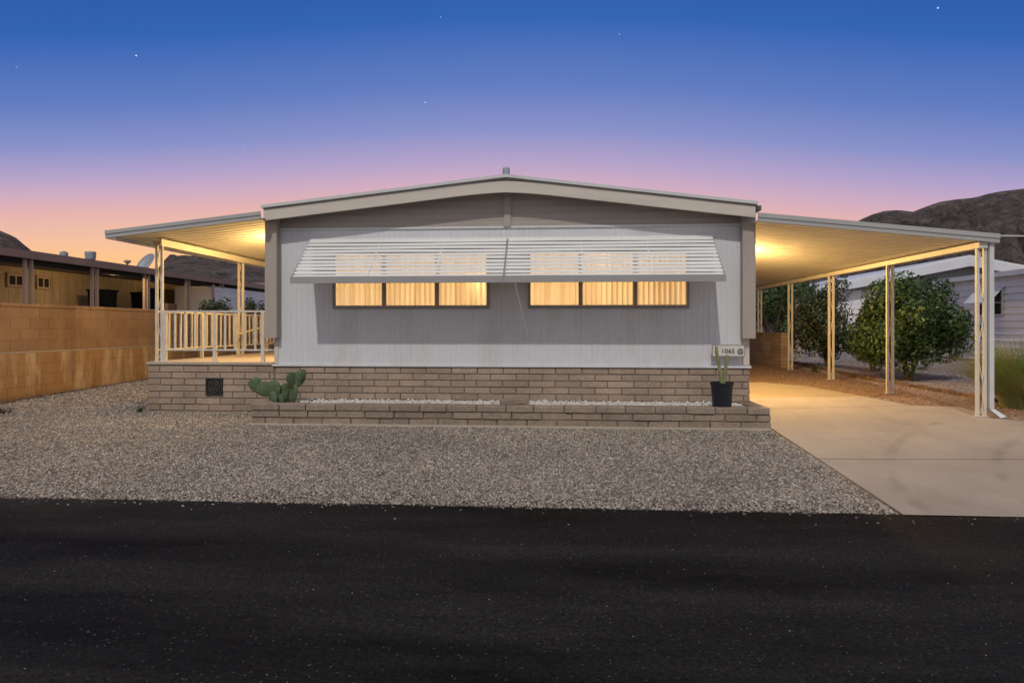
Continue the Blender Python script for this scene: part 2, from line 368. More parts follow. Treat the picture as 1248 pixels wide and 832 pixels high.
# driveway slabs, joints left as real gaps over a dark bed
edge_r = [(5.79, 7.6), (9.45, 7.6), (9.5, 6.65), (9.75, 6.15), (10.75, 6.3), (10.9, 5.65), (12.5, 5.32), (13.8, 5.05), (14.6, 4.45), (15.0, 3.6)]
def er(y):
    for (a, xa), (c, xc) in zip(edge_r, edge_r[1:]):
        if a <= y <= c: return xa+(xc-xa)*(y-a)/(c-a)
    return 2.9
b = MB()
for (y0, y1) in ((5.79, 7.62), (7.634, 10.88), (10.902, 15.0)):
    yy = sorted(set([y0+(y1-y0)*i/12 for i in range(13)]+[a for a, _ in edge_r if y0 < a < y1]))
    vs = []; nc = 9
    for y in yy:
        x1 = er(y)
        for k in range(nc):
            x = 2.93+(x1-2.93)*k/(nc-1); vs.append((x, y, ground_z(x, y)+.014))
    k0 = len(vs)
    for y in yy:
        x1 = er(y); vs += [(2.93, y, ground_z(2.93, y)-.08), (x1, y, ground_z(x1, y)-.08)]
    fs = [(j*nc+i, j*nc+i+1, (j+1)*nc+i+1, (j+1)*nc+i) for j in range(len(yy)-1) for i in range(nc-1)]
    for j in range(len(yy)-1):
        fs += [(j*nc, (j+1)*nc, k0+2*j+2, k0+2*j), (j*nc+nc-1, k0+2*j+1, k0+2*j+3, (j+1)*nc+nc-1)]
    b.add(vs, fs)
tag(b.build('driveway', M['drive']), kind='structure')

# stones --------------------------------------------------------------
gz = np.vectorize(ground_z)
def stones(name, m, n, region, smin, smax, sink=.35, flat=.65, size_y=None, zoff=0, zfun=None):
    xy = region(n); n = len(xy); x, y = xy[:,0], xy[:,1]
    s = smin+(smax-smin)*RNG.random(n)**1.6
    if size_y is not None: s *= size_y(y)
    tmpl = np.array([(1,0,0),(0,1,0),(-1,0,0),(0,-1,0),(0,0,1),(0,0,-1)], float)
    F = np.array([(0,1,4),(1,2,4),(2,3,4),(3,0,4),(1,0,5),(2,1,5),(3,2,5),(0,3,5)])
    V = np.repeat(tmpl[None], n, 0)
    V += (RNG.random((n,6,3))-.5)*.75
    V[:,:,0] *= (.8+.6*RNG.random(n))[:,None]; V[:,:,2] *= flat
    a = RNG.random(n)*6.283; ca, sa = np.cos(a)[:,None], np.sin(a)[:,None]
    tx = RNG.normal(0,.35,n)[:,None]
    X = V[:,:,0]*ca-V[:,:,1]*sa; Y = V[:,:,0]*sa+V[:,:,1]*ca; Z = V[:,:,2]+tx*X
    V = np.stack([X,Y,Z],2)*s[:,None,None]
    z = (gz(x,y) if zfun is None else zfun(x,y))+zoff
    V[:,:,0] += x[:,None]; V[:,:,1] += y[:,None]; V[:,:,2] += (z+s*flat*(1-sink)*.6)[:,None]
    FF = (F[None]+(np.arange(n)*6)[:,None,None]).reshape(-1,3)
    me = bpy.data.meshes.new(name); me.vertices.add(n*6); me.vertices.foreach_set('co', V.reshape(-1))
    me.loops.add(len(FF)*3); me.loops.foreach_set('vertex_index', FF.reshape(-1).astype(np.int32))
    me.polygons.add(len(FF)); me.polygons.foreach_set('loop_start', np.arange(0,len(FF)*3,3,dtype=np.int32)); me.polygons.foreach_set('loop_total', np.full(len(FF),3,dtype=np.int32))
    me.update(calc_edges=True); me.materials.append(m)
    o = bpy.data.objects.new(name, me); C.objects.link(o); return o
def reg_front(n):
    x = -8.98+RNG.random(n)*11.88; y = 5.83+RNG.random(n)*4.3
    vis = np.abs(x) < y*.98+.3
    keep = vis & ~((x > -4.42) & (y > 9.15)) & ~((x > -6.6) & (y > 10.12)); return np.stack([x,y],1)[keep]
def reg_left(n):
    x = -8.98+RNG.random(n)*2.35; y = 10.1+RNG.random(n)*9; return np.stack([x,y],1)
def join(objs, name):
    mes = [o for o in objs]; bm = bmesh.new()
    for o in mes: bm.from_mesh(o.data)
    me = bpy.data.meshes.new(name); bm.to_mesh(me); bm.free(); me.materials.append(mes[0].data.materials[0])
    for o in mes: bpy.data.objects.remove(o)
    o = bpy.data.objects.new(name, me); C.objects.link(o); return o
o = join([stones('g1', M['gravel'], 190000, reg_front, .008, .019), stones('g2', M['gravel'], 22000, reg_left, .010, .022), stones('g3', M['gravel'], 170, lambda n: np.stack([RNG.uniform(-7, 6.5, n), 5.8-.02-RNG.exponential(.09, n)], 1), .005, .013, zoff=.006)], 'gravel')
tag(o, 'grey and pink crushed gravel covering the front yard', 'gravel', kind='stuff')
def reg_right(n):
    x = 3.2+RNG.random(n)*7; y = 9+RNG.random(n)*13
    k = np.array([xx > er(yy)+.04 if 5.8 < yy < 15 else True for xx, yy in zip(x, y)]); return np.stack([x,y],1)[k]
tag(stones('pebbles', M['dirtstones'], 26000, reg_right, .006, .02), 'small brown pebbles scattered on the bare ground right of the driveway', 'pebbles', kind='stuff')

# ------------------------------------------------------------------ block courses
def courses(mb, o, u, nrm, length, zbot, ztop, bl, bh, joint=.012, prot=.012, j=.004, offset0=0., depth=0):
    o, u, nrm = Vector(o), Vector(u).normalized(), Vector(nrm).normalized()
    r = 0; z = ztop
    while z > zbot+.01:
        z0 = max(zbot, z-bh); off = (r % 2)*bl*.5+offset0+random.uniform(-.01,.01)
        t = -off
        while t < length:
            a = max(0, t)+joint/2; c = min(length, t+bl)-joint/2; t += bl
            if c-a < .03: continue
            p = prot+random.uniform(-j, j); q = .005
            zz0 = z0+joint/2+random.uniform(-.002,.002); zz1 = z-joint/2+random.uniform(-.002,.002)
            if zz1-zz0 < .015: continue
            P = lambda s, zv, d: o+u*s+nrm*d+Vector((0,0,zv-o.z))
            mb.add([P(a,zz0,0),P(c,zz0,0),P(c,zz1,0),P(a,zz1,0),P(a+q,zz0+q,p),P(c-q,zz0+q,p),P(c-q,zz1-q,p),P(a+q,zz1-q,p)],
                   [(4,5,6,7),(0,1,5,4),(1,2,6,5),(2,3,7,6),(3,0,4,7)])
        z -= bh; r += 1

FY = 10.17   # facade plane
HX0, HX1 = -4.50, 2.885

# ------------------------------------------------------------------ the house
home = thing('mobile_home', (-.8, FY, .26), 'low wide white mobile home with two lit windows and a shallow gable roof', 'house')
def vgroove(mb, x0, x1, z0, z1, y=FY, pitch=.088):
    if x1-x0 < .01: return
    xs_ = []; k = math.floor(x0/pitch)
    pts = [(x0, y)]
    while True:
        gx = k*pitch; k += 1
        if gx > x1-.012: break
        if gx < x0+.012: continue
        pts += [(gx-.008, y), (gx-.003, y+.004), (gx+.003, y+.004), (gx+.008, y)]
    pts.append((x1, y)); n = len(pts)
    mb.add([(x, yy, z0) for x, yy in pts]+[(x, yy, z1) for x, yy in pts], [(i, i+1, n+i+1, n+i) for i in range(n-1)])
W = [(-3.535, -1.085), (-.445, 1.975)]; WZ0, WZ1 = 1.915, 2.80
Z0, Z1 = 1.02, 3.17
b = MB()
vgroove(b, HX0+.03, HX1-.03, Z0, WZ0); vgroove(b, HX0+.03, HX1-.03, WZ1, Z1)
xx = [HX0+.03, W[0][0], W[0][1], W[1][0], W[1][1], HX1-.03]
for i in (0, 2, 4): vgroove(b, xx[i], xx[i+1], WZ0, WZ1)
for sx in (-2.32, -.69, -.86, .53, 2.28): b.box(sx-.006, sx+.006, FY-.004, FY-.0005, Z0, WZ0-.02)  # sheet seams
b.build('front_wall', M['siding'], home)
b = MB(); b.box(HX0+.01, HX1-.01, FY+.012, 23, 3.0, 3.05); b.box(HX0+.005, HX0+.05, FY+.012, 23, .9, 3.3); b.box(HX1-.05, HX1-.005, FY+.012, 23, .9, 3.3); b.box(HX0+.05, HX1-.05, 22.9, 23, .9, 3.6); b.box(HX0+.05, HX1-.05, 13.2, 13.25, 1.0, 3.0); b.box(HX0+.05,HX1-.05, FY+.012, 23, 1.0, 1.04)
b.build('side_wall', M['siding'], home)
RX, RZ = -.785, 3.905
LX, LZ = -4.545, 3.49; EX, EZ = 2.895, 3.45
# gable panel
def roofz(x): return LZ+(RZ-LZ)*(x-LX)/(RX-LX) if x < RX else RZ+(EZ-RZ)*(x-RX)/(EX-RX)
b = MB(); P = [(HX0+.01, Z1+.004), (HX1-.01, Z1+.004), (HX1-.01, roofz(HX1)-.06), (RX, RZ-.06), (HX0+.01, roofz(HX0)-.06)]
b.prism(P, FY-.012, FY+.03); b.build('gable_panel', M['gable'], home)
b = MB()
for k in range(1, 8):
    z = Z1+.1*k; xa = max(HX0+.2, LX+(z+.14-LZ)/(RZ-LZ)*(RX-LX)) if z+.14 > LZ else HX0+.2
    xb = min(HX1-.2, EX-(z+.14-EZ)/(RZ-EZ)*(EX-RX)) if z+.14 > EZ else HX1-.2
    if xb-xa > .3: b.box(xa, xb, FY-.016, FY-.0125, z-.004, z+.004)
b.build('gable_batten', M['gable'], home)
b = MB(); b.box(RX-.055, RX+.055, FY-.04, FY-.0165, Z1-.01, RZ-.2); b.build('ridge_post', M['gable'], home)
b = MB(); b.box(HX0+.03, HX1-.03, FY-.022, FY-.002, Z1-.03, Z1+.003); b.build('drip_rail', M['metalw'], home)
# roof deck and barge board
def band(mb, top, th, y0, y1, xa=LX, xb=EX, round_=0.):
    up = []; n = 24
    for i in range(n+1):
        x = xa+(RX-xa)*i/n; up.append(x)
    for i in range(1, n+1): up.append(RX+(xb-RX)*i/n)
    def rz(x):
        d = abs(x-RX); z = roofz(x)
        if round_ and d < .7: z -= round_*(1-d/.7)**2
        return z
    vs = []
    for y in (y0, y1):
        for x in up: vs += [(x, y, rz(x)-top), (x, y, rz(x)-top-th)]
    m_ = len(up); fs = []
    for i in range(m_-1):
        a = 2*i; q = 2*m_
        fs += [(a, a+2, a+3, a+1), (q+a, q+a+1, q+a+3, q+a+2), (a, q+a, q+a+2, a+2), (a+1, a+3, q+a+3, q+a+1)]
    fs += [(0, 1, 2*m_+1, 2*m_), (2*m_-2, 4*m_-2, 4*m_-1, 2*m_-1)]
    mb.add(vs, fs)
roof = MB(); band(roof, 0, .045, FY-.34, 23.3, LX-.03, EX+.03); roof = roof.build('roof', M['metalw'], home)
b = MB(); band(b, .047, .022, FY-.31, FY-.29); b.build('drip_edge', M['frame'], roof)
b = MB(); band(b, .07, .165, FY-.305, FY-.26, round_=.03); b.build('barge_board', M['fascia'], home)
b = MB(); band(b, .05, .015, FY-.255, FY-.02, LX+.03, EX-.03); b.build('soffit', M['gable'], home)
b = MB(); b.lathe((RX, FY-.22, RZ-.01), [(.055,0),(.055,.11),(.05,.12),(.04,.135),(.0,.14)], 16); b.build('vent_pipe', M['galv'], roof)
# small dark flashing at the right eave end
b = MB(); b.box(EX-.02, EX+.10, FY-.25, FY+.1, 3.33, 3.40); b.build('flashing', M['roofdark'], roof)
# corner trims
for (xa, xb) in ((-4.60, -4.41), (2.755, 2.945)):
    b = MB(); b.box(xa, xb, FY-.14, FY-.016, 1.435, roofz((xa+xb)/2)-.12); b.box(xa+.05, xa+.056, FY-.143, FY-.1405, 1.45, 3.2)
    b.build('corner_column', M['taupe'], home, bevel=.006)
for (xa, xb) in ((HX0-.005, HX0+.06), (HX1-.09, HX1+.005)):
    b = MB(); b.box(xa, xb, FY-.012, FY+.02, 1.03, 1.434); b.build('corner_trim', M['fascia'], home)
b = MB(); b.box(HX0-.03, HX1+.03, FY-.035, FY+.02, .985, 1.018); b.build('sill_rail', M['siding'], home, bevel=.004)
# skirting of slump block
b = MB(); b.box(HX0, HX1, FY+.004, FY+.06, .2, .984); b.box(HX1-.06, HX1, FY+.06, 23, .2, .984); sk = b.build('skirting', M['mortar'], home)
b = MB(); courses(b, (HX0, FY+.003, 1), (1,0,0), (0,-1,0), HX1-HX0, .2, .98, .405, .103)
courses(b, (HX1+.001, FY, 1), (0,1,0), (1,0,0), 10, .25, .98, .405, .103)
b.build('block', M['brick'], sk)

# windows
def window(x0, x1, light_spec):
    fr = MB(); f = .042; y0, y1 = FY-.03, FY+.03
    fr.box(x0-.02, x1+.02, y0, y1, WZ0-.02, WZ0+f-.01); fr.box(x0-.02, x1+.02, y0, y1, WZ1-f+.01, WZ1+.02)
    fr.box(x0-.02, x0+f-.02, y0, y1, WZ0+f-.01, WZ1-f+.01); fr.box(x1-f+.02, x1+.02, y0, y1, WZ0+f-.01, WZ1-f+.01)
    w = fr.build('window', M['frame'], home, bevel=.004)
    L = x1-x0; ms = [x0+L*.328, x0+L*.672]
    for mx in ms:
        m = MB(); m.box(mx-.032, mx+.032, FY-.022, FY+.022, WZ0+.033, WZ1-.033); m.build('mullion', M['frame'], w)
    e = [x0+.035]+ms+[x1-.035]
    for i in range(3):
        a = e[i]+(.032 if i else 0); c = e[i+1]-(.032 if i < 2 else 0)
        p = MB(); p.box(a, c, FY+.004, FY+.007, WZ0+.033, WZ1-.033); p.build('pane', M['glass'], w)
    s = MB(); x = x0+.0; k = 0
    while x < x1:
        ang = R(20+random.uniform(-8,8)); wv = .055; n = 5; yb = FY+.10
        pts = []
        for q in range(n+1):
            t_ = -1+2*q/n; bow = .020*(1-t_*t_)
            pts.append((x+.04+wv*t_*math.cos(ang)+bow*math.sin(ang), yb+wv*t_*math.sin(ang)-bow))
        s.add([(px, py, WZ0-.12) for px, py in pts]+[(px, py, WZ1+.1) for px, py in pts], [(i, i+1, n+2+i, n+1+i) for i in range(n)])
        x += .080
    s.build('vertical_blind', M['blind'], w, smooth=True)
    s = MB(); s.box(x0-.04, x1+.04, FY+.13, FY+.17, WZ1-.02, WZ1+.06); s.build('blind_rail', M['fascia'], w)
    return w
window(*W[0], None); window(*W[1], None)

# ------------------------------------------------------------------ awnings
def awning(x0, x1, label, arms):
    t = thing('window_awning', ((x0+x1)/2, FY, 2.98), label, 'awning', 'slatted awnings over the front windows')
    s = MB(); n = 11; ytop, ztop, ybot, zbot = FY-.03, 2.985, FY-.775, 2.33; a = R(26); w = .088
    for i in range(n):
        f = (i+.5)/n; y = ytop+(ybot-ytop)*f; z = ztop+(zbot-ztop)*f
        n_ = 6; sag = [.003*math.sin(i*1.7+q*1.1) for q in range(n_+1)]
        for q in range(n_):
            xa = x0+.006+(x1-x0-.012)*q/n_; xb = x0+.006+(x1-x0-.012)*(q+1)/n_
            c = math.cos(a)*w/2; d = math.sin(a)*w/2; th = .0025
            v = []
            for x_, sg in ((xa, sag[q]), (xb, sag[q+1])):
                v += [(x_, y+c, z+d+sg), (x_, y, z+.010+sg), (x_, y-c, z-d+sg), (x_, y-c, z-d-.012+sg), (x_, y-c+.004, z-d-.010+sg), (x_, y, z+.007+sg)]
            s.add(v, [(0,1,7,6),(1,2,8,7),(2,3,9,8),(3,4,10,9),(4,5,11,10),(5,0,6,11)])
    s.build('slat', M['awn'], t)
    for x in (x0, x1, x0+(x1-x0)*.36, x0+(x1-x0)*.68):
        r = MB(); r.bar((x, FY-.02, 2.975-.03), (x, FY-.765, 2.335), .015, .045); r.build('rafter', M['awn'] if x not in (x0, x1) else M['awnbar'], t)
    r = MB(); r.box(x0-.01, x1+.01, FY-.02, FY-.001, 2.955, 3.0); r.build('mounting_rail', M['awn'], t)
    r = MB(); r.add([(x0-.012, FY-.81, 2.245),(x1+.012, FY-.81, 2.245),(x1+.012, FY-.80, 2.345),(x0-.012, FY-.80, 2.345),
                     (x0-.012, FY-.775, 2.245),(x1+.012, FY-.775, 2.245),(x1+.012, FY-.775, 2.345),(x0-.012, FY-.775, 2.345)],
                    [(0,1,2,3),(4,7,6,5),(0,4,5,1),(3,2,6,7),(0,3,7,4),(1,5,6,2)])
    r.build('valance', M['awnbar'], t)
    for (xa, xb) in arms:
        r = MB(); r.tube([(xa, FY-.77, 2.26), (xb, FY-.02, 1.43)], .015, 8); r.build('arm', M['awn'], t)
    return t
awning(-3.905, -.7835, 'white slatted metal awning above the left lit window', [])
awning(-.7665, 2.335, 'white slatted metal awning above the right lit window, with a thin diagonal arm', [(-.62, -.46)])

# ------------------------------------------------------------------ patio deck and cover (left)
deck = thing('patio_deck', (-5.5, FY, .26), 'raised patio of tan block with a round vent and a lit concrete floor', 'patio')
PX0 = -6.60
b = MB(); b.box(PX0, HX0-.002, FY+.004, FY+.2, .2, 1.0); b.box(PX0, PX0+.2, FY+.2, 20, .2, 1.0); b.build('wall_core', M['mortar'], deck)
b = MB(); courses(b, (PX0-.008, FY+.003, 1), (1,0,0), (0,-1,0), HX0-PX0, .235, .985, .405, .103, offset0=.2)
courses(b, (PX0+.001, FY, 1), (0,1,0), (-1,0,0), 9.8, .25, .985, .405, .103)
b.build('block', M['brick'], deck)
b = MB(); b.box(PX0-.02, HX0-.034, FY-.02, 20, 1.001, 1.045); b.build('slab', M['concrete_deck'], deck, bevel=.006)
vx, vz, vs_ = -5.49, .655, .14
vent = MB(); vent.box(vx-vs_, vx+vs_, FY-.028, FY-.012, vz-vs_, vz-vs_+.03); vent.box(vx-vs_, vx+vs_, FY-.028, FY-.012, vz+vs_-.03, vz+vs_)
vent.box(vx-vs_, vx-vs_+.03, FY-.028, FY-.012, vz-vs_+.03, vz+vs_-.03); vent.box(vx+vs_-.03, vx+vs_, FY-.028, FY-.012, vz-vs_+.03, vz+vs_-.03)
vent.box(vx-vs_+.03, vx+vs_-.03, FY-.0125, FY-.01, vz-vs_+.03, vz+vs_-.03)
v = vent.build('vent_cover', M['darkfill'], deck)
b = MB()
for rr in (.095, .06, .028):
    pts = [(vx+rr*math.cos(k*math.pi/10), FY-.022, vz+rr*math.sin(k*math.pi/10)) for k in range(21)]
    b.tube(pts, .008, 6, False)
for k in range(4):
    a = math.pi/4+k*math.pi/2; b.tube([(vx+.028*math.cos(a), FY-.022, vz+.028*math.sin(a)), (vx+.12*math.cos(a), FY-.022, vz+.12*math.sin(a))], .006, 6)
b.build('grille', M['rub'], v)

def lattice_post(parent, x, y, z0, z1, w=.11, along='x', m=None, tube=.036):
    p = MB(); m = m or M['post']
    dx, dy = (w/2-tube/2, 0) if along == 'x' else (0, w/2-tube/2)
    for s in (-1, 1): p.box(x+s*dx-tube/2, x+s*dx+tube/2, y+s*dy-tube/2, y+s*dy+tube/2, z0, z1)
    p.box(x-w/2-.02, x+w/2+.02, y-.04, y+.04, z0, z0+.006)
    o = p.build('post', m, parent)
    n = max(4, int((z1-z0)/.5)); q = []
    for i in range(n*4+1):
        z = z0+.05+(z1-z0-.1)*i/(n*4); s = math.sin(i*math.pi/2*.5)
        q.append((x+(dx-.012)*s*(1 if along == 'x' else 0), y+(dy-.012)*s*(0 if along == 'x' else 1), z))
    l = MB(); l.tube(q, .008, 5); l.build('scroll', m, o)
    return o

def pan_roof(parent, x0, z0, x1, z1, y0, y1, rib=.20, inner_first=True):
    """ribbed sheet: ribs run across (x); x0 is the house side"""
    s = MB(); n = int((y1-y0)/rib); prof = []
    for i in range(n):
        y = y0+i*rib; prof += [(y, 0), (y+rib*.30, 0), (y+rib*.36, .014), (y+rib*.52, .014), (y+rib*.58, 0)]
    prof.append((y0+n*rib, 0)); k = len(prof); nx = 4; vs = []
    for i in range(nx+1):
        f = i/nx; x = x0+(x1-x0)*f; z = z0+(z1-z0)*f
        vs += [(x, y, z+h) for y, h in prof]
    fs = [(i*k+j, i*k+j+1, (i+1)*k+j+1, (i+1)*k+j) for i in range(nx) for j in range(k-1)]
    s.add(vs, fs); return s.build('roof_sheet', M['pan'], parent)

cover = thing('patio_cover', (-5.6, 11, 1.045), 'cream metal patio roof on scroll posts, lit from beneath, left of the house', 'patio cover')
cz0, cz1 = 3.26, 2.99
pan_roof(cover, -4.51, cz0+.02, -7.0, cz1+.02, FY-.38, 20)
# front edge cap: two-step profile
def slope_cap(parent, xa, za, xb, zb, y, name='edge_cap', m='cap', h=.115):
    s = MB()
    for (o0, o1, dy0, dy1) in ((.0, .055, 0, .03), (.06, h, -.012, .018), (.055, .06, .004, .03)):
        s.add([(xa,y+dy0,za+o0),(xb,y+dy0,zb+o0),(xb,y+dy0,zb+o1),(xa,y+dy0,za+o1),(xa,y+dy1,za+o0),(xb,y+dy1,zb+o0),(xb,y+dy1,zb+o1),(xa,y+dy1,za+o1)],
              [(0,1,2,3),(4,7,6,5),(0,4,5,1),(3,2,6,7),(0,3,7,4),(1,5,6,2)])
    return s.build(name, M[m], parent)
slope_cap(cover, -4.545, cz0-.0, -7.03, cz1+.0, FY-.42)
# gutter on outer edge (open channel) and header beam over the posts
b = MB(); b.box(-7.04, -7.03, FY-.40, 20, 2.985, 3.12); b.box(-7.03, -6.93, FY-.40, 20, 2.985, 2.993); b.build('gutter', M['metalw'], cover)
b = MB(); b.box(-6.57, -6.55, FY+.05, 19.9, 2.925, 3.03); b.box(-6.43, -6.41, FY+.05, 19.9, 2.925, 3.035); b.box(-6.55, -6.43, FY+.05, 19.9, 2.925, 2.935); b.build('header_beam', M['pan'], cover)
for i in range(4): lattice_post(cover, -6.49, FY+.12+2.76*i, 1.0455, 2.925, .125, 'x')

# railing ------------------------------------------------------------
rail = thing('patio_railing', (-5.5, FY+.12, 1.045), 'white metal balustrade along the front and outer side of the patio', 'railing')
yr = FY+.10
b = MB(); b.box(-6.42, HX0-.04, yr-.022, yr+.022, 1.845, 1.875); b.box(-6.42, HX0-.04, yr-.014, yr+.014, 1.225, 1.25)
b.box(-6.56, -6.52, yr+.02, 19, 1.845, 1.875); b.box(-6.55, -6.53, yr+.02, 19, 1.225, 1.25); b.build('rail', M['post'], rail)
for x in (-6.38, -5.54, -4.74): 
    b = MB(); b.box(x-.026, x+.026, yr-.026, yr+.026, 1.0455, 1.86); b.build('newel', M['post'], rail)
x = -6.38
while x < -4.6:
    x += .168
    if min(abs(x-q) for q in (-5.54, -4.74)) < .05 or x > -4.58: continue
    b = MB(); b.box(x-.014, x+.014, yr-.011, yr+.011, 1.248, 1.848); b.build('baluster', M['post'], rail)
y = yr+.2; k = 0
while y < 18.8:
    wide = (k % 8 == 7)
    b = MB(); w = .024 if wide else .012; b.box(-6.54-w, -6.54+w, y-w, y+w, 1.0455 if wide else 1.248, 1.848); b.build('newel' if wide else 'baluster', M['post'], rail)
    y += .17; k += 1
h = thing('handrail', (-6.2, 13, 1.3), 'slanting cream stair handrail behind the patio balustrade', 'handrail')
b = MB(); b.tube([(-6.35, 12.6, 1.46), (-6.3, 15.6, 1.86)], .02, 8); b.build('grip', M['post'], h)
b = MB(); b.tube([(-6.35, 13.7, 1.20), (-6.3, 16.0, 1.50)], .016, 8); b.build('lower_rail', M['post'], h)
b = MB(); b.bar((-6.3, 15.55, 1.0455), (-6.3, 15.55, 1.86), .04); b.build('upright', M['post'], h)

# ------------------------------------------------------------------ carport (right)
car = thing('carport', (4.6, 12, .35), 'flat cream metal carport on scroll posts, glowing underneath, right of the house', 'carport')
c0, c1 = 3.135, 2.80
pan_roof(car, 2.9, c0+.02, 6.2, c1+.02, FY-.38, 22.6)
slope_cap(car, 2.90, c0+.005, 6.24, c1+.0, FY-.42, h=.125)
b = MB(); b.box(6.235, 6.245, FY-.40, 22.6, c1-.005, c1+.12); b.box(6.13, 6.235, FY-.40, 22.6, c1-.005, c1+.003); b.build('gutter', M['metalw'], car)
b = MB(); b.box(5.99, 6.11, FY-.37, 22.5, c1-.065, c1+.015); b.build('header_beam', M['pan'], car)
pz = [(9.86, .325), (12.44, .395), (15.03, .45), (17.6, .495), (20.2, 1.46)]
for i, (y, z) in enumerate(pz):
    lattice_post(car, 6.05, y, z, c1-.066, .14 if i == 0 else .13, 'x', tube=.040)
ds = MB(); ds.box(6.135, 6.20, 9.80, 9.87, .44, c1-.006); d = ds.build('downspout', M['metalw'], car, bevel=.008)
e = MB(); e.add([(6.135,9.80,.44),(6.20,9.80,.44),(6.20,9.87,.44),(6.135,9.87,.44),
                 (6.22,9.70,.325),(6.30,9.70,.345),(6.30,9.77,.365),(6.22,9.78,.33)], [(0,1,5,4),(1,2,6,5),(2,3,7,6),(3,0,4,7),(4,5,6,7)])
e.build('elbow', M['metalw'], d)
# cable from carport corner
b = MB(); pts = [(6.25+i*.8, 9.78+.15*i, 2.90+.006*i*i) for i in range(12)]; b.tube(pts, .012, 6)
tag(b.build('utility_cable', M['wire']), 'thin pale cable running right from the carport roof corner', 'cable')

# wall lamps ----------------------------------------------------------
def wall_lamp(x, y, z, sgn, label, power):
    t = thing('wall_lamp', (x, y, z), label, 'lamp', 'warm lamps on the side walls of the house')
    b = MB(); b.box(min(x, x+sgn*.02), max(x, x+sgn*.02), y-.06, y+.06, z-.08, z+.08); b.build('backplate', M['iron'], t)
    b = MB(); b.tube([(x+sgn*.02, y, z+.02), (x+sgn*.1, y, z+.03)], .012, 8); b.build('bracket', M['iron'], t)
    b = MB(); b.lathe((x+sgn*.12, y, z-.05), [(0,0),(.03,.008),(.042,.04),(.034,.08),(.015,.1),(0,.102)], 14); b.build('bulb', M['bulb'], t, smooth=True)
    l = bpy.data.lights.new('lamp_light', 'POINT'); l.energy = power; l.color = (1,.62,.205); l.shadow_soft_size = .06
    o = bpy.data.objects.new('lamp_light', l); C.objects.link(o); o.location = (x+sgn*.24, y, z-.02)
wall_lamp(-4.51, 11.35, 2.98, -1, 'warm lamp high on the house wall under the patio roof', 190)
wall_lamp(2.89, 12.7, 2.92, 1, 'warm lamp high on the house wall under the carport', 540)
def room(x, y, z, e, r=.12):
    l = bpy.data.lights.new('room_light', 'POINT'); l.energy = e; l.color = (1,.68,.34); l.shadow_soft_size = r
    o = bpy.data.objects.new('room_light', l); C.objects.link(o); o.location = (x, y, z)
room(-2.4, 12.2, 2.6, 120); room(.9, 12.2, 2.6, 132)
room(-1.27, FY+.27, 2.33, 3.2, .02); room(.78, FY+.34, 2.76, 5.0, .03)

# ------------------------------------------------------------------ planter
pl = thing('planter', (-.8, 9.7, .2), 'long low planter of weathered block along the foot of the house', 'planter')
qx0, qx1, qy = -4.43, 2.90, 9.22
b = MB(); b.box(qx0+.005, qx1-.005, qy+.004, qy+.19, .0, .495); b.box(qx0+.005, qx0+.19, qy+.19, FY-.001, .0, .495); b.box(qx1-.19, qx1-.005, qy+.19, FY-.001, .0, .495)
b.build('wall_core', M['mortar'], pl)
b = MB()
courses(b, (qx0, qy+.003, .4), (1,0,0), (0,-1,0), qx1-qx0, .12, .405, .42, .10, prot=.020, j=.016, joint=.012)
courses(b, (qx1-.004, qy, .4), (0,1,0), (1,0,0), FY-qy, .12, .405, .42, .10, prot=.014, j=.006)
b.build('block', M['planter'], pl)
b = MB(); b.box(qx0-.02, qx1-.004, qy-.085, qy-.001, .05, .222); b.build('dirt_strip', M['concrete_deck'], pl)  # low box standing in for the bare dirt along the planter foot
b = MB(); t_ = 0
while t_ < qx1-qx0-.02:   # cap course
    L_ = min(.41+random.uniform(-.03,.03), qx1-qx0-t_); jz = random.uniform(-.004,.004); jy = random.uniform(-.012,.01)
    b.box(qx0+t_+.005, qx0+t_+L_-.005, qy-.02+jy, qy+.2, .408, .498+jz); t_ += L_
for xe in (qx0, qx1-.2):
    for k in range(2): b.box(xe, xe+.2, qy+.21+.37*k, qy+.56+.37*k, .41, .496+random.uniform(-.003,.003))
b.build('cap', M['planter'], pl, bevel=.012)
b = MB(); b.box(qx0+.2, qx1-.2, qy+.2, FY-.002, .3, .435); b.build('soil', M['soil'], pl)
def reg_pl(n):
    x = qx0+.5+RNG.random(n)*(qx1-qx0-.72); y = qy+.20+RNG.random(n)*(FY-qy-.23); return np.stack([x,y],1)
o = stones('white_rocks', M['white_rock'], 7500, reg_pl, .014, .034, zfun=lambda x, y: np.full(len(x), .433)+.03*RNG.random(len(x)))
tag(o, 'white crushed rock filling the long planter', 'rocks', kind='stuff')
br = MB(); br.obox((-.62, qy+.13, .548), Vector((.20,.05,.012)), Vector((-.015,.07,.004)), Vector((0,.0,.040)))
tag(br.build('loose_block', M['planter'], bevel=.012), 'loose broken block lying on the middle of the planter rim', 'block')

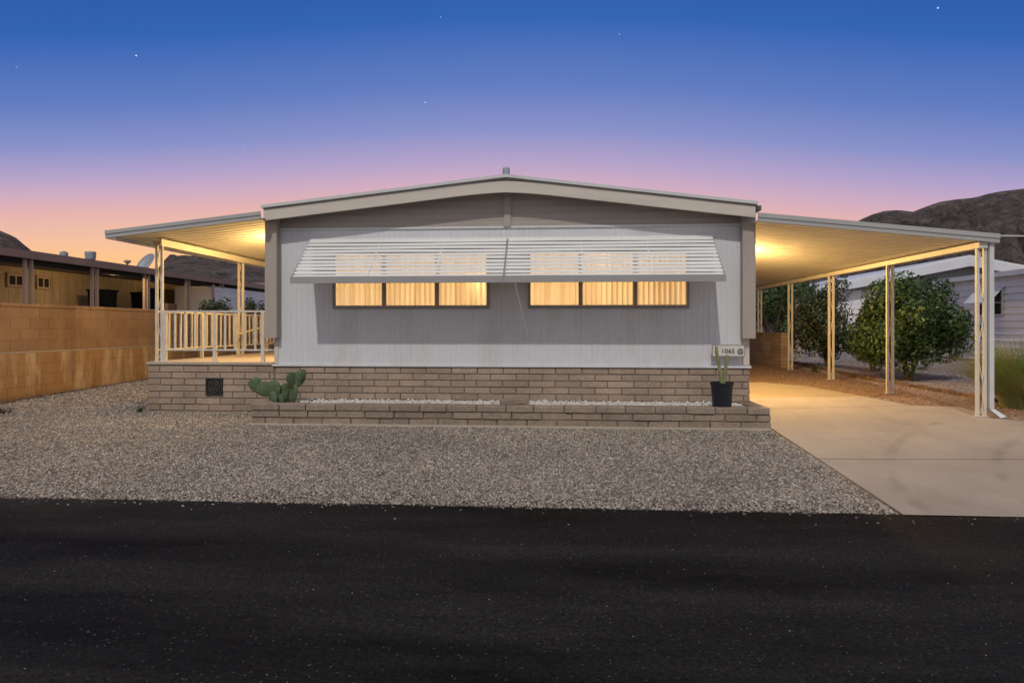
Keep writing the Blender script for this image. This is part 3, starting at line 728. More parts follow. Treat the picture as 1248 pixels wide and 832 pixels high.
# prickly pear --------------------------------------------------------
pp = thing('prickly_pear', (-4.05, 9.62, .46), 'green prickly pear cactus with broad pads in the left end of the planter', 'cactus')
def pad(c, w, h, th, lean, yaw, name='pad'):
    s = MB(); n, mseg = 18, 9; vs = []
    for i in range(mseg+1):
        t_ = math.pi*i/mseg
        for k in range(n):
            a = 2*math.pi*k/n; r = math.sin(t_); z = (1-math.cos(t_))/2
            wob = 1+.05*math.sin(3*a+c[0]*9)+.04*math.sin(5*a)
            vs.append((r*w/2*math.cos(a)*(.72+.35*z)*wob, r*th/2*math.sin(a), z*h))
    fs = [(i*n+k, i*n+(k+1)%n, (i+1)*n+(k+1)%n, (i+1)*n+k) for i in range(mseg) for k in range(n)]
    mt = Matrix.Translation(c) @ Matrix.Rotation(R(yaw), 4, 'Z') @ Matrix.Rotation(R(lean), 4, 'Y')
    s.add([mt @ Vector(v) for v in vs], fs); return s.build(name, M['cactus'], pp, smooth=True)
pad((-4.12, 9.62, .46), .20, .26, .05, -50, 10); pad((-4.22, 9.6, .55), .26, .27, .05, -20, -15)
pad((-4.28, 9.62, .60), .25, .26, .045, -58, 12); pad((-4.50, 9.60, .62), .22, .24, .045, -18, 20)
pad((-4.14, 9.66, .46), .18, .30, .05, 6, 30); pad((-4.02, 9.68, .45), .16, .30, .05, 10, -12)
pad((-3.98, 9.68, .68), .20, .26, .045, -18, 55); pad((-3.95, 9.68, .70), .21, .27, .045, 22, -10); pad((-3.86, 9.62, .80), .13, .18, .04, 14, 25)
pad((-4.20, 9.52, .46), .16, .20, .05, -30, -30)

# pot and its cactus ----------------------------------------------------
pcx, pcy = 2.285, qy+.13
pot = thing('plant_pot', (pcx, pcy, .5), 'black plastic nursery pot on the right end of the planter', 'pot')
b = MB(); b.lathe((pcx, pcy, .499), [(0,0),(.125,0),(.128,.01),(.150,.30),(.158,.302),(.160,.335),(.152,.336),(.148,.30),(.0,.30)], 28); b.build('pot_body', M['black'], pot)
b = MB(); b.lathe((pcx, pcy, .79), [(.147,0),(.1,.015),(0,.02)], 20); b.build('soil', M['soil'], pot)
cc = thing('potted_cactus', (pcx, pcy, .8), 'two slim upright cactus stems growing out of the black pot', 'cactus')
for pts in ([(pcx+.0,pcy,.79),(pcx-.02,pcy,.95),(pcx-.05,pcy,1.12),(pcx-.075,pcy-.01,1.25),(pcx-.08,pcy-.01,1.34)], [(pcx+.02,pcy+.01,.79),(pcx+.04,pcy,.95),(pcx+.06,pcy,1.1),(pcx+.075,pcy,1.22)]):
    b = MB(); P = []; rr = []
    for i in range(len(pts)-1):
        for k in range(5):
            f = k/5; P.append(Vector(pts[i]).lerp(Vector(pts[i+1]), f)); rr.append(.021+.003*math.sin((i*5+k)*1.3))
    P.append(Vector(pts[-1])); rr += [.012]
    n = 12; vs = []
    for i, p in enumerate(P):
        for k in range(n):
            r_ = rr[i]*(1.15 if k % 2 else .8); vs.append((p.x+r_*math.cos(2*math.pi*k/n), p.y+r_*math.sin(2*math.pi*k/n), p.z))
    b.add(vs, [(i*n+k, i*n+(k+1)%n, (i+1)*n+(k+1)%n, (i+1)*n+k) for i in range(len(P)-1) for k in range(n)]+[tuple((len(P)-1)*n+k for k in range(n))])
    b.build('stem', M['cereus'], cc, smooth=True)

# number sign -----------------------------------------------------------
sg = thing('house_number_sign', (2.55, FY-.03, 1.26), 'cream number plate reading 1065 on the siding above the black pot', 'sign')
sx0, sx1, sz0, sz1 = 2.315, 2.775, 1.175, 1.335
b = MB(); b.box(sx0, sx1, FY-.145, FY-.128, sz0, sz1); plate = b.build('plate', M['signface'], sg, bevel=.004)
b = MB()
for (a, c_, d, e) in ((sx0-.008, sx1+.008, sz0-.014, sz0-.0), (sx0-.008, sx1+.008, sz1, sz1+.008), (sx0-.010, sx0, sz0, sz1), (sx1, sx1+.008, sz0, sz1)): b.box(a, c_, FY-.15, FY-.125, d, e)
b.box(sx0+.06, sx0+.09, FY-.128, FY-.001, sz0+.05, sz0+.08); b.box(sx1-.2, sx1-.17, FY-.128, FY-.001, sz0+.05, sz0+.08)
b.build('sign_frame', M['frame'], sg)
cu = bpy.data.curves.new('numbers', 'FONT'); cu.body = '1065 @'; cu.size = .092; cu.extrude = .002; cu.offset = .0012; cu.space_character = 1.1
to = bpy.data.objects.new('tmp_text', cu); C.objects.link(to)
bpy.context.view_layer.update()
me = bpy.data.meshes.new_from_object(to.evaluated_get(bpy.context.evaluated_depsgraph_get())); bpy.data.objects.remove(to)
me.transform(Matrix.Translation((sx0+.125, FY-.1475, sz0+.042)) @ Matrix.Rotation(R(90), 4, 'X'))
me.transform(Matrix.Translation(-Vector(sg.location))); me.name = 'numbers'; me.materials.clear(); me.materials.append(M['signtext'])
to = bpy.data.objects.new('numbers', me); C.objects.link(to); to.parent = sg

# ------------------------------------------------------------------ left boundary wall
bw = thing('boundary_wall', (-9, 12, .4), 'long sandy block wall with pale streaks along the left side of the yard', 'wall')
by0, by1 = 5.9, 27.0
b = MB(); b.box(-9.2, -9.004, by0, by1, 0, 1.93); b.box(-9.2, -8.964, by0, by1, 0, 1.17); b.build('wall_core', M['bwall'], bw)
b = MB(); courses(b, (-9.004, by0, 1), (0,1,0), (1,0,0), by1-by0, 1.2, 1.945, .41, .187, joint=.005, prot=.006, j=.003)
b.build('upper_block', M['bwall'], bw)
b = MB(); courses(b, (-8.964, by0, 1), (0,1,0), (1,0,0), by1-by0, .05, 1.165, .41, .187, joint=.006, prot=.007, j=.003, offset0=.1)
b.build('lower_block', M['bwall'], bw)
b = MB(); b.box(-9.005, -8.955, by0, by1, 1.168, 1.20); b.build('ledge', M['concrete_deck'], bw)
b = MB(); y = by0
while y < by1-.1: b.box(-9.205, -8.985, y+.003, min(y+.41, by1)-.003, 1.947, 2.005+random.uniform(-.002,.002)); y += .41
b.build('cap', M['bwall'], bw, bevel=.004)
b = MB(); b.box(-9.18, -9.0, 14.6, 14.95, 2.006, 2.16); b.build('pier_block', M['edging'], bw, bevel=.006)
# weed by the wall, tuft at patio corner
def tuft(name, c, n, hgt, spread, m, label, cat, w=.004, lean=.8, seg=4, group=None):
    s = MB()
    for i in range(n):
        a = random.uniform(0, 6.283); r0 = random.uniform(0, spread*.35); L_ = hgt*random.uniform(.5, 1); ln = random.uniform(.1, lean)
        bx, by = c[0]+r0*math.cos(a), c[1]+r0*math.sin(a); vs = []
        side = Vector((-math.sin(a), math.cos(a), 0)).lerp(Vector((1,0,0)), .5).normalized()
        for k in range(seg+1):
            f = k/seg; d = ln*L_*f**1.7; p = Vector((bx+math.cos(a)*d, by+math.sin(a)*d, c[2]+L_*f*(1-.35*ln*f)))
            ww = w*(1-f*.85); vs += [p-side*ww, p+side*ww]
        s.add(vs, [(2*k, 2*k+1, 2*k+3, 2*k+2) for k in range(seg)])
    return tag(s.build(name, m), label, cat, group)
tuft('dry_weed', (-8.35, 9.25, ground_z(-8.35, 9.25)), 90, .16, .5, M['twig'], 'flat dark dry weed on the gravel at the left edge of the photo', 'weed', .006, 2.4)
tuft('green_weed', (-6.66, 10.02, ground_z(-6.66, 10.02)), 60, .13, .12, M['leafmid'], 'tiny green weed at the corner of the patio wall', 'weed', .005, .9)
# fountain grass
gc = (7.34, 10.8, .33)
tuft('fountain_grass', gc, 4600, 1.25, 1.0, M['grass'], 'big clump of fountain grass with straw tips right of the carport', 'grass clump', .005, 1.15, 6)
# plumes of the grass as part of the same plant
# ------------------------------------------------------------------ shrubs and trees
def crown_mesh(c, rad, n, leaf, lobes=14, seed=1, gap=.3, up=.0):
    rnd = np.random.default_rng(seed); rad = np.array(rad); c = np.array(c)
    L_ = rnd.normal(size=(lobes,3)); L_ /= np.linalg.norm(L_,axis=1)[:,None]
    cent = L_*rnd.uniform(.45,.80,lobes)[:,None]; lr = rnd.uniform(.26,.46,lobes)
    k = rnd.integers(0,lobes,n); d = rnd.normal(size=(n,3)); d /= np.linalg.norm(d,axis=1)[:,None]
    rr = lr[k]*(1-rnd.random(n)**2.2*.75)
    P = cent[k]+d*rr[:,None]
    inner = rnd.random(n) < .22; q = rnd.normal(size=(n,3)); q /= np.linalg.norm(q,axis=1)[:,None]
    P[inner] = (q*rnd.uniform(.1,.72,n)[:,None])[inner]
    P = P*rad+c
    # leaf quads (diamond, folded)
    nn = d+rnd.normal(0,.5,(n,3)); nn /= np.linalg.norm(nn,axis=1)[:,None]
    t = np.cross(nn, rnd.normal(size=(n,3))); t /= np.linalg.norm(t,axis=1)[:,None]; u = np.cross(nn, t)
    s = leaf*rnd.uniform(.6,1.3,n)[:,None]
    V = np.stack([P-t*s, P+u*s*.42+nn*s*.08, P+t*s, P-u*s*.42+nn*s*.08],1)
    return V
def leaves_obj(name, V, m, parent):
    n = len(V); o_ = Vector(); q = parent
    while q is not None: o_ += Vector(q.location); q = q.parent
    V = V-np.array(o_)[None,None]
    me = bpy.data.meshes.new(name); me.vertices.add(n*4); me.vertices.foreach_set('co', V.reshape(-1))
    me.loops.add(n*4); me.loops.foreach_set('vertex_index', np.arange(n*4,dtype=np.int32))
    me.polygons.add(n); me.polygons.foreach_set('loop_start', np.arange(0,n*4,4,dtype=np.int32)); me.polygons.foreach_set('loop_total', np.full(n,4,dtype=np.int32))
    me.update(calc_edges=True); me.materials.append(m)
    o = bpy.data.objects.new(name, me); C.objects.link(o); o.parent = parent; return o
def shrub(name, x, y, z, rad, h, n, leaf, m, label, cat, trunk=.06, seed=1, stems=4, low=.12, lobes=14, group=None):
    t = thing(name, (x, y, z), label, cat, group)
    cz = z+low*h+(h*(1-low))/2
    V = crown_mesh((x, y, cz), (rad, rad*.9, h*(1-low)/2*1.08), n, leaf, lobes, seed)
    leaves_obj('crown', V, M[m], t)
    b = MB(); rnd = random.Random(seed)
    for i in range(stems):
        a = 6.283*i/stems+rnd.random(); 
        pts = [(x+.04*math.cos(a), y+.04*math.sin(a), z-.03), (x+.12*rad*math.cos(a), y+.12*rad*math.sin(a), z+h*.22), (x+.4*rad*math.cos(a), y+.4*rad*math.sin(a), z+h*.5), (x+.6*rad*math.cos(a), y+.6*rad*math.sin(a), z+h*.78)]
        b.tube(pts, [trunk, trunk*.75, trunk*.45, trunk*.15], 7)
    b.build('trunk', M['bark'], t); return t
shrub('citrus_bush', 7.65, 14.9, .46, 1.22, 2.25, 22000, .052, 'leaf', 'large glossy dark green bush beyond the second carport post', 'bush', .035, 3, 6, .0, 20)
shrub('oleander_bush', 7.25, 18.2, .53, 1.02, 2.3, 11000, .05, 'leafgrey', 'dull grey green bush between the third and fourth carport posts', 'bush', .035, 5, 6, .05, 24)
shrub('yellowish_bush', 7.95, 17.2, .5, .62, 1.75, 5000, .05, 'leafmid', 'loose yellow green bush filling the gap between the dark bush and the grey one', 'bush', .03, 8, 5, .04, 18)
shrub('green_tree', 8.1, 25.5, .6, 1.7, 3.6, 9000, .07, 'leafmid', 'bright green loose tree seen past the two farthest carport posts', 'tree', .10, 12, 4, .2, 20)
shrub('dark_tree', 7.2, 29.5, .6, 1.6, 3.3, 6000, .08, 'leafdark', 'dark tree behind the farthest carport post, close to the house corner', 'tree', .10, 15, 4, .08, 16)
shrub('olive_tree', 11.2, 31, .6, 1.8, 3.0, 7000, .08, 'leafgrey', 'dark olive tree below the far white roof edge', 'tree', .10, 19, 4, .08, 18)
for (x, y, s_, lab) in ((6.45, 16.95, 1, 'small spiky weed at the foot of the third carport post'), (6.35, 18.9, 2, 'small bare weed right of the fourth carport post')):
    tuft('spiky_weed', (x, y, ground_z(x, y)), 26, .38, .3, M['leafgrey'], lab, 'weed', .014, 1.1)
tuft('dead_tuft', (11.2, 17.2, ground_z(11.2, 17.2)), 120, .22, .8, M['twig'], 'low dark dead tuft on the gravel by the neighbouring siding', 'weed', .012, 2.0)
# shrubs behind left wall
shrub('wall_shrub', -9.85, 18.2, .5, .55, 2.12, 2600, .06, 'leafgrey', 'wider green shrub topping the boundary wall behind the patio', 'shrub', .04, 21, 4, .3, 12, 'shrubs behind the boundary wall')
shrub('wall_shrub', -9.75, 20.4, .5, .42, 2.05, 1900, .06, 'leafgrey', 'narrower green shrub topping the wall beside the second patio post', 'shrub', .04, 22, 4, .3, 10, 'shrubs behind the boundary wall')
shrub('slim_cypress', -8.75, 21.6, .5, .22, 2.35, 1200, .05, 'leafdark', 'thin dark pointed cypress in front of the far white mobile home', 'tree', .04, 24, 2, .05, 10)
shrub('backdrop_tree', -14.3, 38, .8, 2.6, 6.0, 7000, .11, 'leafdark', 'broad dark tree rising behind the far left roofs', 'tree', .15, 27, 4, .2, 18)
b = MB(); b.tube([(8.03, 22.6, .5), (8.02, 22.6, 1.6), (8.0, 22.6, 2.55)], [.10, .085, .075], 10)
tag(b.build('wooden_post', M['oldwood']), 'pale weathered wooden post left of the grey green bush', 'post')

# low block wall at the far end of the carport -------------------------
lw = thing('low_block_wall', (6.04, 19.5, .5), 'low tan block wall with a small square opening at the far end of the carport', 'wall')
b = MB(); b.box(6.045, 6.235, 18.3, 23.5, .3, 1.40); b.build('wall_core', M['mortar'], lw)
b = MB(); courses(b, (6.046, 18.3, 1), (0,1,0), (-1,0,0), 5.2, .35, 1.40, .405, .103, joint=.008, prot=.008, j=.002); courses(b, (6.045, 18.302, 1), (1,0,0), (0,-1,0), .19, .35, 1.40, .405, .103, joint=.008, prot=.008, j=.002)
b.build('block', M['brick'], lw)
b = MB(); b.box(6.03, 6.25, 18.28, 23.5, 1.402, 1.458); b.build('cap', M['brick'], lw, bevel=.004)
b = MB(); b.box(6.028, 6.036, 19.15, 19.75, .95, 1.20); b.box(6.022, 6.03, 19.43, 19.47, .95, 1.20); b.build('grille', M['frame'], lw)

# stone edging between dirt strip and gravel yard -----------------------
ed_ = MB(); y = 11.4; pts = []
while y < 22:
    x = 7.12+.15*math.sin(y*.7)-.02*(y-10); L_ = random.uniform(.18,.34); z = ground_z(x, y)
    ed_.obox((x+random.uniform(-.03,.03), y+L_/2, z+.02), Vector((.07,random.uniform(-.02,.02),0)), Vector((0,L_/2-.01,0)), Vector((0,0,.05+random.uniform(-.01,.015)))); y += L_
tag(ed_.build('garden_edging', M['edging'], bevel=.015), 'uneven row of red brown edging stones right of the carport', 'edging')

# ------------------------------------------------------------------ left neighbour
nh = thing('neighbour_home', (-14, 18, .5), 'tan board sided mobile home with small windows beyond the boundary wall', 'house')
b = MB(); NX = -14.5
y = 11
while y < 28.5:
    b.box(NX-.05, NX, y+.006, y+.294, .5, 3.3); y += .3
b.box(NX-.2, NX-.012, 11, 28.6, .5, 3.3)
b.build('siding_wall', M['neigh_wall'], nh)
b = MB(); b.box(-20, -12.06, 11, 28.7, 3.30, 3.36); b.box(-20, -12.06, 11, 28.7, 3.22, 3.24); rf = b.build('roof', M['roofdark'], nh)
b = MB(); b.box(-12.06, -12.0, 11, 28.7, 3.17, 3.345); b.build('fascia', M['neigh_fascia'], nh)
b = MB(); b.box(-12.30, -12.2, 11, 28.6, 3.05, 3.22); b.build('header_beam', M['darkfill'], nh)
for zc in (12.85, 15.0, 17.17, 19.35, 21.5, 23.7):
    yc = (zc+(-12)*.0698)/.9976
    for dy in (0, .18):
        b = MB(); b.box(-12.20, -12.13, yc-.03+dy, yc+.03+dy, .5, 3.17); b.build('post', M['neigh_post'], nh)
for yc, hl in ((16.6, .3), (17.55, .27)):
    b = MB(); z = 2.86
    for (a, c_, d, e) in ((-hl, hl, .16, .19), (-hl, hl, -.19, -.16), (-hl, -hl+.04, -.16, .16), (hl-.04, hl, -.16, .16)): b.box(NX+.001, NX+.05, yc+a, yc+c_, z+d, z+e)
    w = b.build('window', M['neigh_fascia'], nh)
    b = MB()
    for (a, c_, d, e) in ((-hl+.04, hl-.04, .12, .16), (-hl+.04, hl-.04, -.16, -.12), (-hl+.04, -hl+.08, -.12, .12), (hl-.08, hl-.04, -.12, .12), (-.02, .02, -.12, .12)): b.box(NX+.001, NX+.035, yc+a, yc+c_, z+d, z+e)
    b.build('sash', M['neigh_post'], w)
    b = MB(); b.box(NX+.002, NX+.012, yc-hl+.08, yc+hl-.08, z-.12, z+.12); b.build('pane', M['glassdark'], w)
b = MB(); b.box(NX+.001, NX+.03, 22.0, 23.0, .9, 3.0); b.build('doorway', M['darkfill'], nh)  # flat dark slab in place of the shade inside the door recess
b = MB(); b.box(NX+.001, NX+1.2, 24.6, 24.7, .5, 3.15); b.build('partition', M['lapwhite'], nh)
for yl in (17.6, 22.4):
    t = thing('porch_lamp', (-12.42, yl, 3.1), 'warm porch light under the neighbouring roof edge, %s' % ('nearer the two small windows' if yl < 20 else 'nearer the dark doorway'), 'lamp', 'porch lights of the neighbouring home')
    b = MB(); b.box(-12.48, -12.36, yl-.06, yl+.06, 3.16, 3.215); b.build('backplate', M['iron'], t)
    b = MB(); b.lathe((-12.42, yl, 3.085), [(0,0),(.03,.01),(.04,.04),(.03,.07),(0,.074)], 12); b.build('bulb', M['bulb'], t, smooth=True)
    l = bpy.data.lights.new('porch_light', 'POINT'); l.energy = 46; l.color = (1,.66,.30); l.shadow_soft_size = .05
    o = bpy.data.objects.new('porch_light', l); C.objects.link(o); o.location = (-12.5, yl, 3.06)
# raised porch so the bin stands on something
b = MB(); b.box(NX+.02, -12.4, 11, 28.5, .5, 1.15); b.build('porch_floor', M['concrete_deck'], nh)
for (x, y, w_, h_, lab) in ((-13.6, 18.75, .27, 1.6, 'big black bin on the neighbouring porch, left of the tall post pair'), (-13.6, 20.7, .26, 1.62, 'second black bin on the neighbouring porch, right of the tall post pair')):
    t = thing('black_bin', (x, y, 1.15), lab, 'bin', 'black bins on the neighbouring porch')
    b = MB(); b.add([(x-w_*.8,y-w_*.8,1.151),(x+w_*.8,y-w_*.8,1.151),(x+w_*.8,y+w_*.8,1.151),(x-w_*.8,y+w_*.8,1.151),(x-w_,y-w_,1.15+h_-.08),(x+w_,y-w_,1.15+h_-.08),(x+w_,y+w_,1.15+h_-.08),(x-w_,y+w_,1.15+h_-.08)],
        [(0,3,2,1),(4,5,6,7),(0,1,5,4),(1,2,6,5),(2,3,7,6),(3,0,4,7)]); b.build('bin_body', M['bin'], t)
    b = MB(); b.box(x-w_-.03, x+w_+.03, y-w_-.03, y+w_+.03, 1.15+h_-.078, 1.15+h_-.02); b.build('lid', M['bin'], t, bevel=.01)
# roof items of the neighbour
def vent_obj(name, x, y, z, prof, label, cat, m='galv'):
    b = MB(); b.lathe((x, y, z), prof, 16); return tag(b.build(name, M[m], smooth=False), label, cat)
vent_obj('roof_vent', -13.2, 16.7, 3.36, [(.05,0),(.05,.14),(.10,.15),(.10,.24),(.04,.28),(0,.285)], 'small grey roof vent left of the taller flue on the neighbouring roof', 'vent')
vent_obj('roof_flue', -13.2, 17.7, 3.36, [(.07,0),(.07,.12),(.13,.17),(.145,.36),(.14,.38),(0,.40)], 'tall grey flue cap on the neighbouring roof', 'vent')
vent_obj('roof_pipe', -13.2, 19.3, 3.36, [(.02,0),(.02,.18),(.10,.26),(.10,.30),(.0,.32)], 'thin pipe vent left of the satellite dish on the neighbouring roof', 'vent', 'neigh_post')
t = thing('satellite_dish', (-13.2, 20.3, 3.36), 'tilted grey satellite dish on the neighbouring roof', 'satellite dish')
b = MB(); n = 20; vs = []
mt = Matrix.Translation((-13.2, 20.3, 3.62)) @ Matrix.Rotation(R(-25), 4, 'Z') @ Matrix.Rotation(R(58), 4, 'X')
for r_ in (0, .15, .3, .38):
    for k in range(n): vs.append(mt @ Vector((r_*math.cos(2*math.pi*k/n), r_*math.sin(2*math.pi*k/n), .5*r_*r_*1.4)))
b.add(vs, [(i*n+k, i*n+(k+1)%n, (i+1)*n+(k+1)%n, (i+1)*n+k) for i in range(3) for k in range(n)])
d = b.build('reflector', M['galv'], t, smooth=True); sd = d.modifiers.new('solid', 'SOLIDIFY'); sd.thickness = .012
b = MB(); b.tube([(-13.2, 20.3, 3.36), (-13.2, 20.3, 3.62)], .025, 8); b.build('mast', M['galv'], t)

# far white home behind the patio
def lap(mb, o, u, nrm, L_, z0, z1, h=.2, d=.02):
    o, u, nrm = Vector(o), Vector(u).normalized(), Vector(nrm).normalized(); z = z0
    while z < z1-.01:
        zt = min(z+h, z1); a = o+Vector((0,0,z-o.z)); c_ = o+Vector((0,0,zt-o.z))
        P = [a+nrm*d, a+u*L_+nrm*d, c_+u*L_+nrm*.004, c_+nrm*.004, a, a+u*L_]
        mb.add(P, [(0,1,2,3),(4,5,1,0)]); z = zt
fw = thing('far_white_home', (-12, 30, .6), 'distant white lap sided home with a brown roof edge, seen behind the patio posts', 'house')
b = MB(); lap(b, (-15.3, 30, .6), (1,0,0), (0,-1,0), 10, .6, 3.5, .18); b.box(-15.3, -5.3, 30.01, 36, .6, 3.5); b.build('lap_wall', M['lapwhite'], fw)
b = MB(); b.box(-15.5, -5.1, 29.7, 36.2, 3.42, 3.68); b.build('roof_edge', M['neigh_fascia'], fw)
b = MB(); b.box(-14.2, -13.1, 29.95, 29.97, 2.25, 2.95); w = b.build('window', M['metalw'], fw)
b = MB(); b.box(-14.1, -13.2, 29.94, 29.949, 2.33, 2.87); b.build('pane', M['glassdark'], w)
b = MB(); b.box(-15.2, -14.9, 29.85, 29.95, .6, 3.42); b.build('corner_trim', M['neigh_fascia'], fw)
t = thing('roof_cooler', (-12.9, 33, 3.68), 'rounded white cooler unit on the distant home roof', 'cooler')
b = MB(); b.lathe((-12.75, 32, 3.6), [(0,0),(.75,0),(.8,.1),(.8,.5),(.65,.62),(0,.66)], 24); b.build('housing', M['roofwhite'], t)
b = MB(); b.box(-13.0, -12.5, 31.16, 31.21, 3.75, 4.0); b.build('louvre', M['rub'], t)
# lap-sided shed section between the neighbour and the far home
ms = thing('lap_sided_shed', (-12.3, 24, .5), 'pale grey lap sided shed past the neighbouring porch', 'shed')
b = MB(); lap(b, (-12.12, 22.3, .5), (0,1,0), (1,0,0), 5.6, .5, 3.0, .2); b.box(-13.5, -12.13, 22.3, 27.9, .5, 3.05); b.build('lap_wall', M['lapwhite'], ms)
for ya_ in (22.24, 27.8):
    b = MB(); b.box(-12.13, -12.07, ya_, ya_+.12, .5, 3.1); b.build('corner_trim', M['neigh_post'], ms)

# ------------------------------------------------------------------ right neighbours
rb = thing('siding_home', (13.2, 20, .55), 'white lap sided home with a small awning window at the right edge', 'house')
b = MB(); lap(b, (13.2, 23.4, .6), (0,-1,0), (-1,0,0), 12, .6, 3.12, .2, .045); b.box(13.21, 20, 11.4, 23.4, .5, 3.12); b.build('lap_wall', M['lapwhite'], rb)
b = MB()
b.add([(12.95,23.7,3.10),(12.95,11.2,3.10),(12.95,11.2,3.24),(12.95,23.7,3.24),(13.3,23.7,3.10),(13.3,11.2,3.10),(17,23.7,3.75),(17,11.2,3.75)],
      [(0,1,2,3),(0,4,5,1),(3,2,7,6),(0,3,6,4),(1,5,7,2)])
b.build('roof', M['roofwhite'], rb)
b = MB(); b.box(13.10, 13.174, 23.3, 23.42, .6, 3.1); b.build('corner_trim', M['roofwhite'], rb)
b = MB(); b.box(13.10, 13.18, 17.6, 17.72, .6, 3.1); b.build('seam_trim', M['roofwhite'], rb)
wy0, wy1 = 20.45, 21.5
b = MB(); b.box(13.12, 13.17, wy0-.06, wy1+.06, 1.95, 2.0); b.box(13.12, 13.17, wy0-.06, wy1+.06, 2.72, 2.76); b.box(13.12, 13.17, wy0-.06, wy0, 2.0, 2.72); b.box(13.12, 13.17, wy1, wy1+.06, 2.0, 2.72); b.box(13.12, 13.165, wy0, wy1, 2.33, 2.36)
w = b.build('window', M['metalw'], rb)
b = MB(); b.box(13.15, 13.16, wy0, wy1, 2.0, 2.72); b.build('pane', M['glassdark'], w)
b = MB(); b.add([(13.14,wy0-.1,2.82),(13.14,wy1+.1,2.82),(12.72,wy1+.1,2.36),(12.72,wy0-.1,2.36),(13.14,wy0-.1,2.80),(13.14,wy1+.1,2.80),(12.72,wy1+.1,2.34),(12.72,wy0-.1,2.34)],
    [(0,1,2,3),(4,7,6,5),(0,3,7,4),(1,5,6,2),(2,6,7,3)]); b.build('awning', M['roofwhite'], rb)

gh = thing('gabled_home', (17.5, 31, .7), 'distant home with a broad white gable roof above the dark bush', 'house')
gy = 30.5; rxg, rzg = 18.3, 4.75; lx_, lz_ = 11.6, 3.35; ex_, ez_ = 24.5, 3.45
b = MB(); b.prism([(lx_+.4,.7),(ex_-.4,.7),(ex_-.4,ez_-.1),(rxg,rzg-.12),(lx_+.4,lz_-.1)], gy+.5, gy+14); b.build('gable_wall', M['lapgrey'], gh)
b = MB(); b.prism([(lx_,lz_-.32),(rxg,rzg-.42),(ex_,ez_-.32),(ex_,ez_),(rxg,rzg),(lx_,lz_)], gy, gy+.06); b.build('barge_board', M['roofwhite'], gh)
b = MB(); b.prism([(lx_-.05,lz_-.02),(rxg,rzg-.02),(ex_+.05,ez_-.02),(ex_+.05,ez_+.08),(rxg,rzg+.08),(lx_-.05,lz_+.08)], gy+.061, gy+14.5); b.build('roof', M['roofwhite'], gh)
b = MB(); lap(b, (12.0, gy+.5, .7), (1,0,0), (0,-1,0), 12, .7, 3.3, .25); b.build('lap_wall', M['lapwhite'], gh)
vent_obj('white_roof_vent', 13.6, 33, 3.9, [(.1,0),(.1,.25),(.32,.30),(.36,.45),(.2,.58),(0,.6)], 'white rounded vent on the left slope of the distant gable roof', 'vent', 'roofwhite')
t = thing('roof_antenna', (18.9, 31, 4.7), 'small dark antenna cluster near the ridge of the distant gable roof', 'antenna')
b = MB(); b.tube([(18.6, gy+.6, 4.6), (18.6, gy+.6, 5.2)], .03, 6)
b.build('mast', M['iron'], t)
for k in range(7): 
    b = MB(); a = k*.9; b.tube([(18.6-.35*math.cos(a), gy+.6-.2*math.sin(a), 5.0+.04*k), (18.6+.35*math.cos(a), gy+.6+.2*math.sin(a), 5.12+.04*k)], .03, 5); b.build('rod', M['iron'], t)

# ------------------------------------------------------------------ mountains
f_px = 800
def px_dir(px): return (px-624)/f_px
def range_hill(name, prof, dist, back, front, seed, amp):
    """ridge line given as (image column, row) read at its own distance, with slopes falling to the plain on both sides"""
    th = math.atan(56/800); cols = []
    px0, px1 = prof[0][0], prof[-1][0]; N = 170; rnd = np.random.default_rng(seed)
    def row(p):
        for (a, ya), (c_, yc) in zip(prof, prof[1:]):
            if a <= p <= c_:
                t_ = (p-a)/(c_-a); return ya+(yc-ya)*t_
    ph = rnd.random((6,2))*6.28; vs = []; M_ = 46
    for i in range(N+1):
        p = px0+(px1-px0)*i/N; az = math.atan(px_dir(p))-th
        zc = dist; hgt = (399-row(p))*zc/f_px
        for j in range(M_+1):
            d = -front+(front+back)*j/M_
            s = (1-min(1,(-d)/front))**.85 if d < 0 else (1-d/back)
            rr = (zc+d)/math.cos(az+th)
            x, y = rr*math.sin(az), rr*math.cos(az)
            nz = sum(math.sin(x*(.03*1.8**k)+ph[k,0]+math.cos(y*.021*1.7**k+k)*1.3)*math.sin(y*(.035*1.7**k)+ph[k,1])/(1.6**k) for k in range(6))
            taper = 1-abs(d)/(front if d < 0 else back)
            k_ = (0 if abs(d) < 1e-6 else min(1, abs(d)/25))
            z = hgt*s+amp*nz*k_*(.25+s)*min(1, hgt/12)+rnd.normal(0, max(0, .008*hgt))
            vs.append((x, y, 1.6+max(z, -1.5) if d >= 0 else 1.6+max(min(z, hgt*(1+d/zc)*1.0), -1.5)))
    m_ = M_+1
    fs = [(i*m_+j, (i+1)*m_+j, (i+1)*m_+j+1, i*m_+j+1) for i in range(N) for j in range(M_)]
    b = MB(); b.add(vs, fs); return tag(b.build(name, M['hill'], smooth=True), kind='structure')
range_hill('mountain_right', [(860,400),(960,330),(1010,290),(1050,267),(1064,261),(1078,257),(1095,256),(1113,258),(1128,252),(1145,246),(1165,243),(1187,241),(1205,236),(1221,233),(1248,230),(1300,222),(1400,215),(1520,230),(1640,300),(1720,400)], 420, 200, 330, 4, 5)
range_hill('mountain_left', [(150,396),(180,350),(192,328),(199,318),(206,310),(214,310),(224,308.6),(238,311),(251,313.7),(270,316),(288,319),(330,326),(400,340),(520,360),(700,372),(900,390),(960,398)], 300, 160, 220, 9, 3)
range_hill('hill_left', [(-420,395),(-300,330),(-160,290),(-60,278),(0,281),(12,286),(20,290),(28,297),(38,305),(60,330),(80,360),(110,398)], 260, 130, 190, 14, 3)

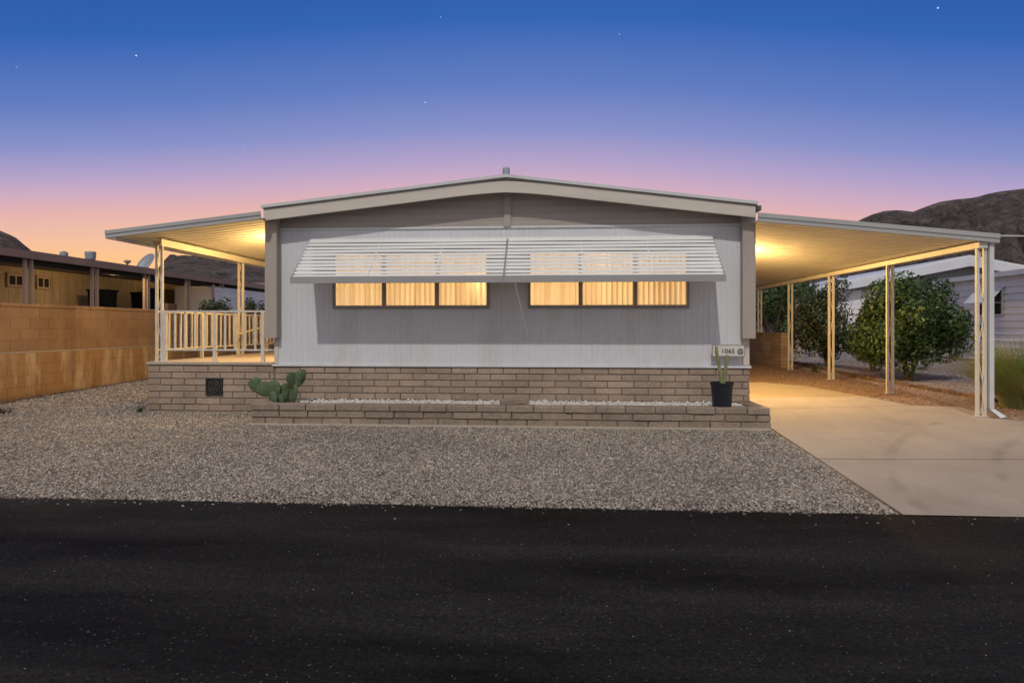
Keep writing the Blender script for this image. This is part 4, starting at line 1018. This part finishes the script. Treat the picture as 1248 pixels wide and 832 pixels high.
# ------------------------------------------------------------------ sky
SUN_EL, SUN_AZ = 48, -8     # light comes from behind the camera, slightly left
w = bpy.data.worlds.new('World'); scene.world = w; w.use_nodes = True; t = NT(w.node_tree); w.node_tree.nodes.clear()
tc = t.n('ShaderNodeTexCoord'); nm = t.n('ShaderNodeVectorMath', operation='NORMALIZE'); t.l(tc.outputs['Generated'], nm.inputs[0])
sp = t.n('ShaderNodeSeparateXYZ'); t.l(nm.outputs[0], sp.inputs[0]); X, Y, Z = sp.outputs
yy = t.math('MAXIMUM', Y, 0); fac = t.math('SUBTRACT', 1.55, t.math('MULTIPLY', t.math('MULTIPLY', yy, yy), .90))
e_ = t.math('ADD', t.math('MULTIPLY', Z, fac), t.math('MULTIPLY', t.math('MAXIMUM', t.math('ADD', X, .6), 0), .030))
rampc = t.ramp(e_, [(0, lin(255,196,135)), (.085, lin(255,198,140)), (.112, lin(244,192,163)), (.143, lin(230,180,175)), (.168, lin(206,172,195)), (.192, lin(178,162,202)), (.227, lin(138,146,201)), (.28, lin(99,126,193)), (.366, lin(53,101,181)), (.5, lin(34,78,160)), (1, lin(36,66,130))])
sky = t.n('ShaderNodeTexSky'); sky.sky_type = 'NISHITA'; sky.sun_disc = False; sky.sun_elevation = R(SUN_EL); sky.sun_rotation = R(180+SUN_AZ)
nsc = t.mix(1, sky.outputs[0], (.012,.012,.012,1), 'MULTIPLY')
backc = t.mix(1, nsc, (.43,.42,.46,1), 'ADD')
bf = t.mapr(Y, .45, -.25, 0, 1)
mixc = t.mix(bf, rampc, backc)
# stars
th = math.atan(56/800); stars = None
for (px, py, br) in ((166,68,1),(537,21,.5),(755,42,.6),(518,125,.8),(1143,10,1),(20,82,.3),(805,126,.25),(297,178,.2),(960,122,.2)):
    d = Vector(((px-624)/800, 1, (399-py)/800)); d.rotate(Matrix.Rotation(th, 3, 'Z')); d.normalize()
    dp = t.n('ShaderNodeVectorMath', operation='DOT_PRODUCT'); t.l(nm.outputs[0], dp.inputs[0]); dp.inputs[1].default_value = d
    s_ = t.math('MULTIPLY', t.math('GREATER_THAN', dp.outputs['Value'], 1-2.2e-7*(.5+br)), br*.8)
    stars = s_ if stars is None else t.math('ADD', stars, s_)
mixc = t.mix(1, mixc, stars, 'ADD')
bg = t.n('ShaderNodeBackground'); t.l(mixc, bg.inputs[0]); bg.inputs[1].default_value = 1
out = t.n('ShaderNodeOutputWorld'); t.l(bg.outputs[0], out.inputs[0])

sl = bpy.data.lights.new('sun', 'SUN'); sl.energy = 1.5; sl.angle = R(1.2); sl.color = (1,.95,.89)
so = bpy.data.objects.new('sun', sl); C.objects.link(so)
az, el = R(SUN_AZ), R(SUN_EL)
dirv = Vector((-math.sin(az)*math.cos(el), math.cos(az)*math.cos(el), -math.sin(el)))
so.rotation_euler = dirv.to_track_quat('-Z', 'Y').to_euler()

# ------------------------------------------------------------------ camera and render
cam = bpy.data.cameras.new('camera'); co = bpy.data.objects.new('camera', cam); C.objects.link(co)
co.location = (0, 0, H_CAM); co.rotation_euler = (R(90), 0, math.atan(56/800))
cam.sensor_width = 36; cam.lens = 800/1248*36; cam.shift_y = -17/1248; cam.clip_end = 3000; cam.clip_start = .05
scene.camera = co
scene.view_settings.view_transform = 'Standard'; scene.view_settings.look = 'None'; scene.view_settings.gamma = 1; scene.view_settings.exposure = 0
scene.render.engine = 'CYCLES'; scene.cycles.use_denoising = True; scene.cycles.max_bounces = 6; scene.cycles.sample_clamp_indirect = 4
